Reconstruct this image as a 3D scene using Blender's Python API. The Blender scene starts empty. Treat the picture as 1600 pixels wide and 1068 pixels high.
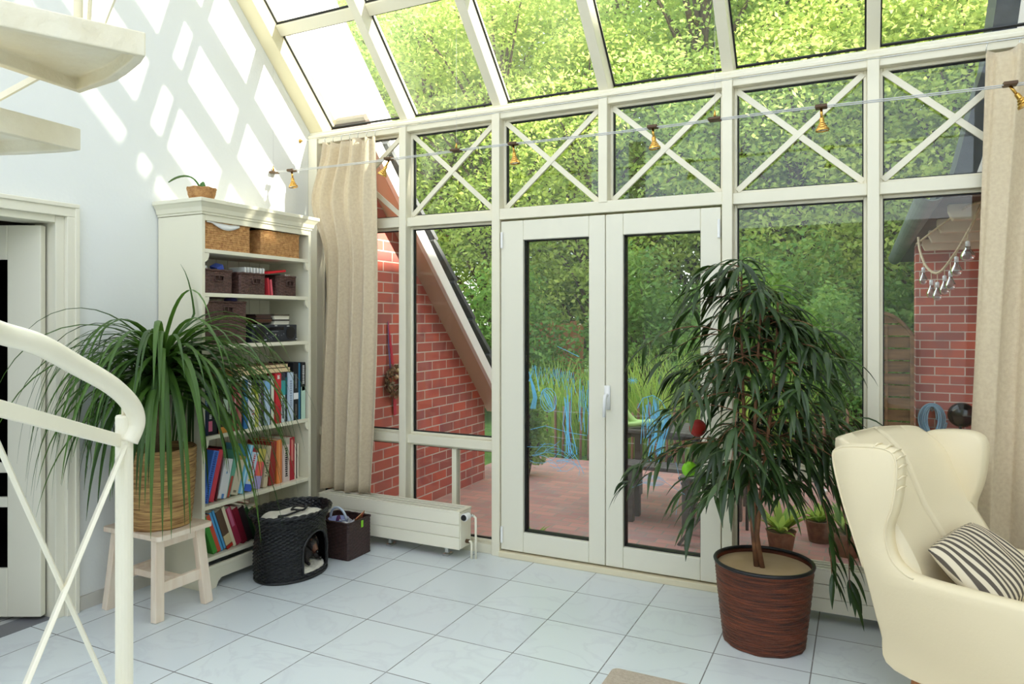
import bpy, bmesh, math, random
from mathutils import Vector, Matrix
sc = bpy.context.scene
col = sc.collection
PI = math.pi
random.seed(7)

# ------------------------------------------------------------------ scene / camera
sc.view_settings.view_transform = 'Standard'
sc.view_settings.look = 'None'
sc.view_settings.gamma = 1.0
sc.view_settings.use_curve_mapping = False
sc.view_settings.exposure = 0.0
sc.cycles.max_bounces = 10
sc.cycles.diffuse_bounces = 5
sc.cycles.transmission_bounces = 8
sc.cycles.transparent_max_bounces = 24
sc.cycles.sample_clamp_indirect = 6.0
sc.cycles.caustics_reflective = False
sc.cycles.caustics_refractive = False

cam = bpy.data.cameras.new('camera')
cam_o = bpy.data.objects.new('camera', cam)
col.objects.link(cam_o)
cam_o.location = (2.9922, -4.1000, 1.4893)
cam_o.rotation_euler = (PI / 2, 0, 0.4668)
cam.sensor_width = 36.0
cam.lens = 25.438
cam.shift_x = 0.0142
cam.shift_y = -0.02275
cam.clip_start = 0.05
cam.clip_end = 300
sc.camera = cam_o

# ------------------------------------------------------------------ materials
def nodes_of(name):
    m = bpy.data.materials.new(name)
    m.use_nodes = True
    nt = m.node_tree
    b = nt.nodes['Principled BSDF']
    return m, nt, b

def rgb(h):
    """sRGB 0-255 triple -> linear rgba"""
    out = []
    for c in h:
        c = c / 255.0
        out.append(c / 12.92 if c <= 0.04045 else ((c + 0.055) / 1.055) ** 2.4)
    return (out[0], out[1], out[2], 1.0)

def mat(name, c1, rough=0.5, c2=None, nscale=6.0, bump=0.0, bscale=40.0, metal=0.0, stretch=None, sheen=0.0, rnd=False, coat=0.0):
    m, nt, b = nodes_of(name)
    N, L = nt.nodes, nt.links
    b.inputs['Roughness'].default_value = rough
    b.inputs['Metallic'].default_value = metal
    b.inputs['Base Color'].default_value = rgb(c1)
    if sheen:
        b.inputs['Sheen Weight'].default_value = sheen
    if coat:
        b.inputs['Coat Weight'].default_value = coat
    tc = N.new('ShaderNodeTexCoord')
    src = tc.outputs['Object']
    if stretch:
        mp = N.new('ShaderNodeMapping'); mp.inputs['Scale'].default_value = stretch
        L.new(src, mp.inputs['Vector']); src = mp.outputs['Vector']
    if c2 is not None:
        nz = N.new('ShaderNodeTexNoise'); nz.inputs['Scale'].default_value = nscale
        nz.inputs['Detail'].default_value = 4
        L.new(src, nz.inputs['Vector'])
        rp = N.new('ShaderNodeValToRGB')
        rp.color_ramp.elements[0].position = 0.35; rp.color_ramp.elements[0].color = rgb(c1)
        rp.color_ramp.elements[1].position = 0.68; rp.color_ramp.elements[1].color = rgb(c2)
        if rnd:
            ge = N.new('ShaderNodeNewGeometry')
            mx = N.new('ShaderNodeMath'); mx.operation = 'ADD'
            ms = N.new('ShaderNodeMath'); ms.operation = 'MULTIPLY_ADD'
            ms.inputs[1].default_value = 0.6; ms.inputs[2].default_value = -0.3
            L.new(ge.outputs['Random Per Island'], ms.inputs[0])
            L.new(nz.outputs['Fac'], mx.inputs[0]); L.new(ms.outputs[0], mx.inputs[1])
            L.new(mx.outputs[0], rp.inputs['Fac'])
        else:
            L.new(nz.outputs['Fac'], rp.inputs['Fac'])
        L.new(rp.outputs['Color'], b.inputs['Base Color'])
    if bump:
        n2 = N.new('ShaderNodeTexNoise'); n2.inputs['Scale'].default_value = bscale
        n2.inputs['Detail'].default_value = 5
        L.new(src, n2.inputs['Vector'])
        bp = N.new('ShaderNodeBump'); bp.inputs['Strength'].default_value = bump
        bp.inputs['Distance'].default_value = 0.01
        L.new(n2.outputs['Fac'], bp.inputs['Height']); L.new(bp.outputs['Normal'], b.inputs['Normal'])
    return m

def brick_mat(name, axes, bw, rh, mortar, c1, c2, cm, offset=0.5, shift=(0, 0), rough=0.8, dark=None, bump=0.6, vein=None, vscale=1.2):
    m, nt, b = nodes_of(name)
    N, L = nt.nodes, nt.links
    g = N.new('ShaderNodeNewGeometry')
    sp = N.new('ShaderNodeSeparateXYZ'); L.new(g.outputs['Position'], sp.inputs[0])
    cb = N.new('ShaderNodeCombineXYZ')
    for k, ax in enumerate(axes):
        ad = N.new('ShaderNodeMath'); ad.operation = 'ADD'; ad.inputs[1].default_value = shift[k]
        L.new(sp.outputs['XYZ'.index(ax)], ad.inputs[0]); L.new(ad.outputs[0], cb.inputs[k])
    br = N.new('ShaderNodeTexBrick')
    br.offset = offset
    br.inputs['Scale'].default_value = 1.0
    br.inputs['Brick Width'].default_value = bw
    br.inputs['Row Height'].default_value = rh
    br.inputs['Mortar Size'].default_value = mortar
    br.inputs['Mortar Smooth'].default_value = 0.15
    br.inputs['Color1'].default_value = rgb(c1)
    br.inputs['Color2'].default_value = rgb(c2)
    br.inputs['Mortar'].default_value = rgb(cm)
    L.new(cb.outputs[0], br.inputs['Vector'])
    colour = br.outputs['Color']
    nz = N.new('ShaderNodeTexNoise'); nz.inputs['Scale'].default_value = vscale if vein else 5.0
    nz.inputs['Detail'].default_value = 6
    if vein:
        nz.inputs['Distortion'].default_value = 1.2
    L.new(g.outputs['Position'], nz.inputs['Vector'])
    mix = N.new('ShaderNodeMixRGB'); mix.blend_type = 'MIX'
    rp = N.new('ShaderNodeValToRGB')
    if vein:
        rp.color_ramp.elements[0].position = 0.47; rp.color_ramp.elements[0].color = (0, 0, 0, 1)
        rp.color_ramp.elements[1].position = 0.53; rp.color_ramp.elements[1].color = (0, 0, 0, 1)
        e = rp.color_ramp.elements.new(0.5); e.color = (0.35, 0.35, 0.35, 1)
        mix.inputs['Color2'].default_value = rgb(vein)
    else:
        rp.color_ramp.elements[0].position = 0.5; rp.color_ramp.elements[0].color = (0, 0, 0, 1)
        rp.color_ramp.elements[1].position = 0.75; rp.color_ramp.elements[1].color = (0.6, 0.6, 0.6, 1)
        mix.inputs['Color2'].default_value = rgb(dark or c2)
    L.new(nz.outputs['Fac'], rp.inputs['Fac'])
    L.new(rp.outputs['Color'], mix.inputs['Fac'])
    L.new(colour, mix.inputs['Color1'])
    L.new(mix.outputs['Color'], b.inputs['Base Color'])
    b.inputs['Roughness'].default_value = rough
    bp = N.new('ShaderNodeBump'); bp.inputs['Strength'].default_value = bump; bp.inputs['Distance'].default_value = 0.008
    bp.invert = True
    L.new(br.outputs['Fac'], bp.inputs['Height']); L.new(bp.outputs['Normal'], b.inputs['Normal'])
    return m

def leaf_mat(name, c1, c2, trans=0.5, tc=None, rough=0.45, spec=0.4):
    m, nt, b = nodes_of(name)
    N, L = nt.nodes, nt.links
    out = N['Material Output']
    g = N.new('ShaderNodeNewGeometry')
    rp = N.new('ShaderNodeValToRGB')
    rp.color_ramp.elements[0].position = 0.0; rp.color_ramp.elements[0].color = rgb(c1)
    rp.color_ramp.elements[1].position = 1.0; rp.color_ramp.elements[1].color = rgb(c2)
    L.new(g.outputs['Random Per Island'], rp.inputs['Fac'])
    L.new(rp.outputs['Color'], b.inputs['Base Color'])
    b.inputs['Roughness'].default_value = rough
    b.inputs['Specular IOR Level'].default_value = spec
    if trans > 0:
        tr = N.new('ShaderNodeBsdfTranslucent')
        if tc:
            hm = N.new('ShaderNodeMixRGB'); hm.inputs['Fac'].default_value = 0.5
            hm.inputs['Color2'].default_value = rgb(tc)
            L.new(rp.outputs['Color'], hm.inputs['Color1']); L.new(hm.outputs['Color'], tr.inputs['Color'])
        else:
            L.new(rp.outputs['Color'], tr.inputs['Color'])
        mx = N.new('ShaderNodeMixShader'); mx.inputs[0].default_value = trans
        L.new(b.outputs[0], mx.inputs[1]); L.new(tr.outputs[0], mx.inputs[2])
        L.new(mx.outputs[0], out.inputs['Surface'])
    return m

def glass_mat(name, dirt=0.02, tint=(250, 253, 251), refl=0.6):
    m = bpy.data.materials.new(name); m.use_nodes = True
    nt = m.node_tree; N, L = nt.nodes, nt.links
    N.remove(N['Principled BSDF'])
    out = N['Material Output']
    tr = N.new('ShaderNodeBsdfTransparent'); tr.inputs['Color'].default_value = rgb(tint)
    gl = N.new('ShaderNodeBsdfGlossy'); gl.inputs['Roughness'].default_value = 0.0
    fr = N.new('ShaderNodeFresnel'); fr.inputs['IOR'].default_value = 1.45
    mu = N.new('ShaderNodeMath'); mu.operation = 'MULTIPLY'; mu.inputs[1].default_value = refl
    L.new(fr.outputs[0], mu.inputs[0])
    m1 = N.new('ShaderNodeMixShader')
    L.new(mu.outputs[0], m1.inputs[0]); L.new(tr.outputs[0], m1.inputs[1]); L.new(gl.outputs[0], m1.inputs[2])
    df = N.new('ShaderNodeBsdfTranslucent'); df.inputs['Color'].default_value = (0.9, 0.9, 0.88, 1)
    # faint streaky dust film
    tcd = N.new('ShaderNodeTexCoord'); nz = N.new('ShaderNodeTexNoise'); nz.inputs['Scale'].default_value = 3.0
    nz.inputs['Detail'].default_value = 5
    L.new(tcd.outputs['Object'], nz.inputs['Vector'])
    mm = N.new('ShaderNodeMath'); mm.operation = 'MULTIPLY'; mm.inputs[1].default_value = dirt * 2
    L.new(nz.outputs['Fac'], mm.inputs[0])
    m2 = N.new('ShaderNodeMixShader')
    L.new(mm.outputs[0], m2.inputs[0]); L.new(m1.outputs[0], m2.inputs[1]); L.new(df.outputs[0], m2.inputs[2])
    L.new(m2.outputs[0], out.inputs['Surface'])
    return m

def stripe_mat(name, c1, c2, axis, scale, rough=0.8, distort=0.0):
    m, nt, b = nodes_of(name)
    N, L = nt.nodes, nt.links
    tc = N.new('ShaderNodeTexCoord')
    w = N.new('ShaderNodeTexWave'); w.wave_type = 'BANDS'; w.bands_direction = axis
    w.inputs['Scale'].default_value = scale; w.inputs['Distortion'].default_value = distort
    w.inputs['Detail'].default_value = 2
    L.new(tc.outputs['Object'], w.inputs['Vector'])
    rp = N.new('ShaderNodeValToRGB')
    rp.color_ramp.elements[0].position = 0.42; rp.color_ramp.elements[0].color = rgb(c1)
    rp.color_ramp.elements[1].position = 0.55; rp.color_ramp.elements[1].color = rgb(c2)
    L.new(w.outputs['Fac'], rp.inputs['Fac']); L.new(rp.outputs['Color'], b.inputs['Base Color'])
    b.inputs['Roughness'].default_value = rough
    return m

X = {}
X['plaster'] = mat('white plaster', (231, 233, 230), 0.85, bump=0.12, bscale=60)
X['frame'] = mat('cream window paint', (232, 226, 204), 0.35, bump=0.02, bscale=20)
X['wallroof'] = mat('cream rake timber', (225, 215, 180), 0.5)
X['door'] = mat('white door paint', (230, 226, 208), 0.35)
X['gasket'] = mat('black rubber seal', (22, 24, 24), 0.6)
X['glass'] = glass_mat('window glass', 0.010, refl=0.85)
X['roofglass'] = glass_mat('roof glass', 0.018)
X['doorglass'] = glass_mat('hall door dark glass', 0.004, (60, 62, 66), 1.0)
X['tile'] = brick_mat('marble floor tile', 'XY', 0.4, 0.4, 0.0028, (224, 231, 232), (217, 224, 227), (128, 128, 128), 0.0, (0.0, -0.012), 0.26, bump=0.15, vein=(204, 208, 214), vscale=2.2)
X['halltile'] = brick_mat('hall floor tile', 'XY', 0.2, 0.2, 0.004, (214, 214, 210), (205, 206, 204), (60, 60, 62), 0.5, (0.1, 0.05), 0.4, bump=0.2, vein=(170, 172, 176))
X['brick_side'] = brick_mat('red brick side', 'YZ', 0.24, 0.0815, 0.0055, (198, 98, 80), (160, 92, 86), (204, 190, 178), 0.5, (0.05, 0.1), 0.85, dark=(120, 78, 82))
X['brick_back'] = brick_mat('red brick back', 'XZ', 0.24, 0.0815, 0.0055, (192, 104, 84), (156, 92, 84), (204, 190, 178), 0.5, (0.0, 0.1), 0.85, dark=(120, 92, 92))
X['paving'] = brick_mat('terrace paving brick', 'XY', 0.2, 0.1, 0.006, (196, 140, 126), (170, 122, 116), (150, 138, 124), 0.5, (0.03, 0.0), 0.8, dark=(150, 140, 132), bump=0.5)
X['shelf'] = mat('cream painted wood', (232, 227, 204), 0.4, bump=0.03, bscale=15)
X['backboard'] = brick_mat('panelled back', 'YZ', 0.09, 4.0, 0.0025, (236, 232, 212), (236, 232, 212), (180, 172, 150), 0.0, (0.0, 1.0), 0.5, bump=0.5)
X['stone'] = mat('cream tread stone', (226, 216, 188), 0.7, (240, 234, 214), 5, 0.9, 18)
X['rail'] = mat('cream lacquered steel', (242, 236, 216), 0.3, bump=0.03, bscale=12)
X['white'] = mat('plain white', (242, 242, 240), 0.5)
X['radiator'] = mat('radiator enamel', (240, 234, 214), 0.35)
X['black'] = mat('black plastic', (20, 20, 22), 0.4)
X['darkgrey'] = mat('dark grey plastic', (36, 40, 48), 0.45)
X['chrome'] = mat('chrome', (210, 210, 206), 0.2, metal=1.0)
X['brass'] = mat('polished brass', (205, 160, 80), 0.22, metal=1.0)
X['clip'] = mat('brown clip', (84, 58, 30), 0.5)
X['cable'] = mat('grey cable', (190, 190, 188), 0.4)
X['curtain'] = mat('beige curtain linen', (216, 200, 170), 0.9, (206, 188, 158), 60, 0.25, 220, sheen=0.2)
X['leather'] = mat('cream upholstery', (238, 224, 190), 0.5, bump=0.08, bscale=90)
X['oak'] = mat('beech leg', (196, 132, 84), 0.45, (176, 112, 66), 4, stretch=(6, 6, 0.8))
X['stoolwood'] = mat('whitewashed pine', (238, 222, 202), 0.6, (226, 204, 180), 5, 0.08, 30, stretch=(5, 5, 0.7))
X['pillow'] = stripe_mat('striped ticking', (92, 84, 74), (226, 214, 188), 'Y', 9.5, 0.9, 0.5)
X['wicker_black'] = mat('black wicker', (11, 11, 13), 0.3, (24, 25, 28), 50, 0.3, 120)
X['wicker_brown'] = mat('dark brown wicker', (66, 44, 38), 0.5, (96, 66, 58), 60, 0.5, 140)
X['wicker_dark'] = mat('espresso wicker', (48, 30, 28), 0.5, (70, 46, 42), 60, 0.5, 140)
X['seagrass'] = mat('woven seagrass', (206, 158, 100), 0.75, (168, 116, 66), 45, 0.7, 110)
X['rattan'] = mat('straw planter weave', (218, 178, 116), 0.6, (134, 88, 44), 7, 0.6, 60, stretch=(1.2, 1.2, 16))
X['rattan_red'] = mat('chestnut planter weave', (136, 70, 42), 0.35, (58, 28, 18), 6, 0.6, 60, stretch=(1.0, 1.0, 18))
X['soil'] = mat('potting soil', (52, 40, 32), 0.95, (34, 26, 22), 40, 0.8, 60)
X['cardboard'] = mat('tan card disc', (206, 178, 138), 0.8, (192, 162, 120), 6)
X['bark'] = mat('grey brown bark', (112, 92, 74), 0.9, (78, 62, 50), 14, 0.8, 30, stretch=(1, 1, 0.3))
X['palmbark'] = mat('palm bark', (120, 96, 70), 0.9, (80, 62, 46), 20, 0.8, 40)
X['canebark'] = mat('ficus bark', (140, 96, 62), 0.7, (96, 62, 42), 16, 0.4, 40)
X['fleece'] = mat('white fleece', (236, 230, 212), 0.95, bump=0.7, bscale=90, sheen=0.3)
X['dogcoat'] = mat('black dog coat', (30, 24, 22), 0.55, (44, 34, 30), 40, 0.4, 160)
X['dogtan'] = mat('tan dog muzzle', (104, 66, 44), 0.6, (84, 50, 34), 40, 0.3, 160)
X['nose'] = mat('dog nose', (14, 12, 12), 0.25)
X['rug'] = mat('beige rug pile', (214, 200, 180), 0.95, (200, 184, 162), 80, 0.8, 300)
X['palmleaf'] = leaf_mat('palm leaf', (36, 62, 26), (78, 112, 44), 0.22, (120, 170, 60), 0.38, 0.35)
X['ficusleaf'] = leaf_mat('ficus leaf', (30, 46, 24), (56, 80, 38), 0.15, (110, 160, 50), 0.34, 0.4)
X['orchidleaf'] = leaf_mat('orchid leaf', (66, 110, 50), (86, 130, 60), 0.2, (150, 190, 80))
X['treeleaf'] = leaf_mat('tree leaf', (140, 176, 92), (194, 212, 124), 0.55, (222, 232, 142), 0.6, 0.15)
X['treeleaf2'] = leaf_mat('fresh tree leaf', (158, 188, 92), (208, 218, 122), 0.55, (232, 236, 138), 0.6, 0.15)
X['bushleaf'] = leaf_mat('shrub leaf', (96, 142, 76), (150, 184, 100), 0.5, (196, 216, 110), 0.6, 0.15)
X['reedleaf'] = leaf_mat('reed leaf', (126, 176, 80), (196, 212, 112), 0.5, (214, 230, 110), 0.5, 0.2)
X['rooftile'] = mat('grey roof tile', (96, 98, 100), 0.7, (72, 74, 78), 12, 0.3, 40)
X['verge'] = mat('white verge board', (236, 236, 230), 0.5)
X['soffit'] = mat('beige soffit board', (198, 176, 152), 0.7)
X['slate'] = mat('dark slate', (58, 64, 70), 0.6, (42, 47, 52), 14, 0.3, 30)
X['zinc'] = mat('weathered zinc gutter', (112, 122, 116), 0.5, (92, 102, 98), 5)
X['rafter'] = mat('pale rafter wood', (224, 214, 192), 0.6, (206, 192, 166), 5)
X['darkboard'] = mat('brown fascia board', (92, 74, 64), 0.7, (72, 56, 48), 6)
X['fencewood'] = mat('weathered fence wood', (132, 104, 70), 0.8, (92, 72, 48), 5, 0.3, 30, stretch=(0.6, 5, 6))
X['stake'] = mat('stake wood', (150, 116, 92), 0.8, (112, 84, 66), 6, stretch=(5, 5, 0.6))
X['orangewood'] = mat('orange boards', (214, 146, 100), 0.75, (196, 124, 82), 5, stretch=(6, 6, 0.5))
X['tablewood'] = mat('dark garden table wood', (92, 84, 80), 0.6, (72, 64, 60), 6, stretch=(0.6, 6, 6))
X['grass'] = mat('garden lawn', (92, 126, 52), 0.95, (70, 100, 44), 6, 0.6, 40)
X['hose'] = mat('blue grey hose', (128, 164, 182), 0.35, (96, 136, 160), 8)
X['rope'] = mat('hemp rope', (206, 190, 160), 0.9, (180, 162, 132), 60, 0.5, 200)
X['bulb'] = glass_mat('clear bulb glass', 0.03, (225, 235, 240), 2.5)
X['chalk'] = mat('blue window chalk', (120, 196, 232), 0.8)
X['paperwhite'] = mat('paper page', (240, 234, 218), 0.8)
X['terracotta'] = mat('terracotta', (150, 116, 92), 0.8, (126, 96, 76), 30)
X['green_toy'] = mat('pale green foam', (178, 214, 130), 0.5)
X['red'] = mat('red paint', (176, 48, 38), 0.4)
X['lime'] = mat('lime plastic', (140, 214, 40), 0.4)
X['pink'] = mat('pink plastic', (220, 120, 132), 0.4)
_cm = {}
def C(c, rough=0.5):
    k = tuple(c)
    if k not in _cm:
        _cm[k] = mat('cover %d %d %d' % k, c, rough, bump=0.03, bscale=60)
    return _cm[k]

# ------------------------------------------------------------------ mesh builder
FR = {}          # object -> (location, rotz) frame its children are built in
class MB:
    def __init__(s):
        s.v = []; s.f = []
    def add(s, vs, fs):
        o = len(s.v)
        s.v += [Vector(p) for p in vs]
        s.f += [tuple(i + o for i in f) for f in fs]
        return s
    def box(s, a, b):
        x0, y0, z0 = a; x1, y1, z1 = b
        if x0 > x1: x0, x1 = x1, x0
        if y0 > y1: y0, y1 = y1, y0
        if z0 > z1: z0, z1 = z1, z0
        return s.add([(x0, y0, z0), (x1, y0, z0), (x1, y1, z0), (x0, y1, z0), (x0, y0, z1), (x1, y0, z1), (x1, y1, z1), (x0, y1, z1)],
                     [(3, 2, 1, 0), (4, 5, 6, 7), (0, 1, 5, 4), (1, 2, 6, 5), (2, 3, 7, 6), (3, 0, 4, 7)])
    def obox(s, c, u, v, w):
        """centre and three half axes"""
        c, u, v, w = Vector(c), Vector(u), Vector(v), Vector(w)
        if u.cross(v).dot(w) < 0: u = -u
        P = [c - u - v - w, c + u - v - w, c + u + v - w, c - u + v - w, c - u - v + w, c + u - v + w, c + u + v + w, c - u + v + w]
        return s.add(P, [(3, 2, 1, 0), (4, 5, 6, 7), (0, 1, 5, 4), (1, 2, 6, 5), (2, 3, 7, 6), (3, 0, 4, 7)])
    def bar(s, p, q, w, h, up=(0, 0, 1)):
        p, q = Vector(p), Vector(q); d = q - p; L = d.length; d.normalize()
        side = d.cross(Vector(up)).normalized(); u2 = side.cross(d).normalized()
        return s.obox((p + q) / 2, d * L / 2, side * w / 2, u2 * h / 2)
    def tube(s, pts, r, n=8, cap=True, closed=False):
        pts = [Vector(p) for p in pts]; m = len(pts)
        rs = r if isinstance(r, (list, tuple)) else [r] * m
        o = len(s.v); ref = None
        for i, p in enumerate(pts):
            if closed: t = pts[(i + 1) % m] - pts[i - 1]
            else: t = pts[min(i + 1, m - 1)] - pts[max(i - 1, 0)]
            if t.length < 1e-9: t = Vector((0, 0, 1))
            t.normalize()
            if ref is None:
                ref = t.orthogonal().normalized()
            a = (ref - t * ref.dot(t))
            if a.length < 1e-6: a = t.orthogonal()
            a.normalize(); ref = a; b = t.cross(a)
            for k in range(n):
                th = 2 * PI * k / n
                s.v.append(p + (a * math.cos(th) + b * math.sin(th)) * rs[i])
        rng = m if closed else m - 1
        for i in range(rng):
            j = (i + 1) % m
            for k in range(n):
                k2 = (k + 1) % n
                s.f.append((o + i * n + k, o + i * n + k2, o + j * n + k2, o + j * n + k))
        if cap and not closed:
            s.f.append(tuple(o + k for k in reversed(range(n))))
            s.f.append(tuple(o + (m - 1) * n + k for k in range(n)))
        return s
    def lathe(s, prof, c=(0, 0, 0), n=24, sx=1.0, sy=1.0, mtx=None):
        """prof: list of (r, z)"""
        o = len(s.v)
        for r, z in prof:
            for k in range(n):
                th = 2 * PI * k / n
                p = Vector((r * math.cos(th) * sx, r * math.sin(th) * sy, z))
                if mtx is not None: p = mtx @ p
                s.v.append(p + Vector(c))
        for i in range(len(prof) - 1):
            for k in range(n):
                k2 = (k + 1) % n
                s.f.append((o + i * n + k, o + i * n + k2, o + (i + 1) * n + k2, o + (i + 1) * n + k))
        if prof[0][0] > 1e-5: s.f.append(tuple(o + k for k in reversed(range(n))))
        if prof[-1][0] > 1e-5: s.f.append(tuple(o + (len(prof) - 1) * n + k for k in range(n)))
        return s
    def prism(s, poly, h0, h1, plane='xy'):
        def mk(a, b, h):
            return {'xy': (a, b, h), 'xz': (a, h, b), 'yz': (h, a, b)}[plane]
        n = len(poly)
        vs = [mk(a, b, h0) for a, b in poly] + [mk(a, b, h1) for a, b in poly]
        fs = [tuple(reversed(range(n))), tuple(range(n, 2 * n))]
        for i in range(n):
            j = (i + 1) % n
            fs.append((i, j, n + j, n + i))
        return s.add(vs, fs)
    def grid(s, fn, nu, nv, closed_u=False):
        o = len(s.v)
        mu = nu if closed_u else nu + 1
        for j in range(nv + 1):
            for i in range(mu):
                s.v.append(Vector(fn(i / nu, j / nv)))
        for j in range(nv):
            for i in range(nu):
                i2 = (i + 1) % mu if closed_u else i + 1
                s.f.append((o + j * mu + i, o + j * mu + i2, o + (j + 1) * mu + i2, o + (j + 1) * mu + i))
        return s
    def ribbon(s, pts, ws, side, fold=0.0):
        """leaf strip: centre line pts, half widths ws, side vector; V fold"""
        o = len(s.v)
        m = len(pts)
        for i in range(m):
            p = Vector(pts[i]); t = Vector(pts[min(i + 1, m - 1)]) - Vector(pts[max(i - 1, 0)])
            sd = Vector(side) - t * (Vector(side).dot(t) / max(t.length_squared, 1e-9))
            if sd.length < 1e-6: sd = t.orthogonal()
            sd.normalize()
            up = sd.cross(t).normalized() if t.length > 1e-9 else Vector((0, 0, 1))
            w = ws[i]
            s.v += [p - sd * w + up * w * fold, p, p + sd * w + up * w * fold]
        for i in range(m - 1):
            a = o + i * 3
            s.f += [(a, a + 1, a + 4, a + 3), (a + 1, a + 2, a + 5, a + 4)]
        return s
    def build(s, name, m, parent=None, smooth=False, bevel=0.0, world=True, seg=2, solid=0.0, sub=0, auto=False):
        vs = s.v
        base = None
        if parent is not None and world and parent in FR:
            loc, rz = FR[parent]
            inv = Matrix.Rotation(-rz, 4, 'Z') @ Matrix.Translation(-Vector(loc))
            vs = [inv @ p for p in vs]
        elif parent is None:
            xs = [p.x for p in vs]; ys = [p.y for p in vs]; zs = [p.z for p in vs]
            base = Vector(((min(xs) + max(xs)) / 2, (min(ys) + max(ys)) / 2, min(zs)))
            vs = [p - base for p in vs]
        me = bpy.data.meshes.new(name)
        me.from_pydata([tuple(p) for p in vs], [], s.f)
        me.update()
        if smooth:
            me.polygons.foreach_set('use_smooth', [True] * len(me.polygons))
        me.materials.append(m)
        o = bpy.data.objects.new(name, me)
        col.objects.link(o)
        if parent is not None:
            o.parent = parent
            if parent in FR: FR[o] = FR[parent]
        elif base is not None:
            o.location = base
            FR[o] = (base, 0.0)
        if sub:
            md = o.modifiers.new('subdivision', 'SUBSURF'); md.levels = sub; md.render_levels = sub
        if solid:
            md = o.modifiers.new('solidify', 'SOLIDIFY'); md.thickness = solid; md.offset = 0
        if bevel:
            md = o.modifiers.new('bevel', 'BEVEL'); md.width = bevel; md.segments = seg; md.limit_method = 'ANGLE'; md.angle_limit = math.radians(40)
            if auto: me.polygons.foreach_set('use_smooth', [True] * len(me.polygons))
        return o

def box(a, b): return MB().box(a, b)

def thing(name, label, cat, loc=(0, 0, 0), rz=0.0, group=None):
    o = bpy.data.objects.new(name, None)
    col.objects.link(o)
    o.location = loc; o.rotation_euler = (0, 0, rz); o.empty_display_size = 0.05
    o['label'] = label; o['category'] = cat
    if group: o['group'] = group
    FR[o] = (Vector(loc), rz)
    return o

def tag(o, label, cat, group=None, kind=None):
    o['label'] = label; o['category'] = cat
    if group: o['group'] = group
    if kind: o['kind'] = kind
    return o

def lab(o, s):
    o['label'] = s
    return o

def struct(o):
    o['kind'] = 'structure'
    return o

def senv(name, loc):
    o = bpy.data.objects.new(name, None)
    col.objects.link(o); o.location = loc; o.empty_display_size = 0.05
    o['kind'] = 'structure'
    FR[o] = (Vector(loc), 0.0)
    return o

def copy_thing(root, loc, rz=None, label=None):
    r = root.copy(); col.objects.link(r); r.location = loc
    if rz is not None: r.rotation_euler = (0, 0, rz)
    if label: r['label'] = label
    for ch in list(root.children):
        c = ch.copy(); col.objects.link(c); c.parent = r
        for g in list(ch.children):
            d = g.copy(); col.objects.link(d); d.parent = c
    return r

def text_mesh(s, size, depth, mtx):
    cu = bpy.data.curves.new('lettering', 'FONT')
    cu.body = s; cu.size = size; cu.extrude = depth; cu.align_x = 'CENTER'; cu.align_y = 'CENTER'
    to = bpy.data.objects.new('lettering', cu)
    col.objects.link(to)
    dg = bpy.context.evaluated_depsgraph_get()
    me = bpy.data.meshes.new_from_object(to.evaluated_get(dg))
    mb = MB()
    mb.add([mtx @ v.co for v in me.vertices], [tuple(p.vertices) for p in me.polygons])
    bpy.data.objects.remove(to); bpy.data.meshes.remove(me); bpy.data.curves.remove(cu)
    return mb
# ================================================================== SETTING
struct(box((-0.72, -6.0, -0.1), (4.75, 0.06, 0.0)).build('floor', X['tile']))
struct(box((-3.4, -3.6, -0.1), (-0.721, -1.0, -0.002)).build('floor_hallway', X['halltile']))
struct(box((-0.74, -2.72, -0.05), (-0.60, -1.868, 0.003)).build('trim_threshold', mat('grey threshold stone', (120, 120, 124), 0.5)))

# left wall with the doorway and the raking top edge
mb = MB()
yr = lambda y: 2.86 - y
for poly in ([(0.0, 0.0), (-1.868, 0.0), (-1.868, 2.0), (0.0, 2.0)],
             [(-2.72, 0.0), (-6.0, 0.0), (-6.0, 2.0), (-2.72, 2.0)],
             [(0.0, 2.0), (0.0, 2.86), (-2.9, 5.76), (-6.0, 5.76), (-6.0, 2.0)]):
    mb.prism(poly, -0.58, -0.72, 'yz')
struct(mb.build('wall_left', X['plaster']))
mb = MB().prism([(0.0, 0.0), (0.0, 5.08), (-2.9, 7.98), (-6.0, 7.98), (-6.0, 0.0)], 4.6, 4.75, 'yz')
struct(mb.build('wall_right', X['plaster']))
struct(box((-0.72, -6.12, 0), (4.75, -6.0, 2.7)).build('wall_back', X['plaster']))
# small dark hallway behind the left wall
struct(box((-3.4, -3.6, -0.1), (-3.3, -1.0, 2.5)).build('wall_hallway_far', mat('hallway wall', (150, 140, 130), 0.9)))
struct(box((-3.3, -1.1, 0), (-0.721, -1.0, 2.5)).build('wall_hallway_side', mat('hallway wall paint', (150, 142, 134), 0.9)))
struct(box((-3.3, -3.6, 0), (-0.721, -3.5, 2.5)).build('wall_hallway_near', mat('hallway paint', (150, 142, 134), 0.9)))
struct(box((-3.4, -3.6, 2.5), (-0.721, -1.0, 2.6)).build('ceiling_hallway', X['plaster']))
# skirting
struct(box((-0.58, -1.785, 0), (-0.565, -1.31, 0.07)).build('baseboard_left', mat('stone skirting', (206, 202, 192), 0.5)))
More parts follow.
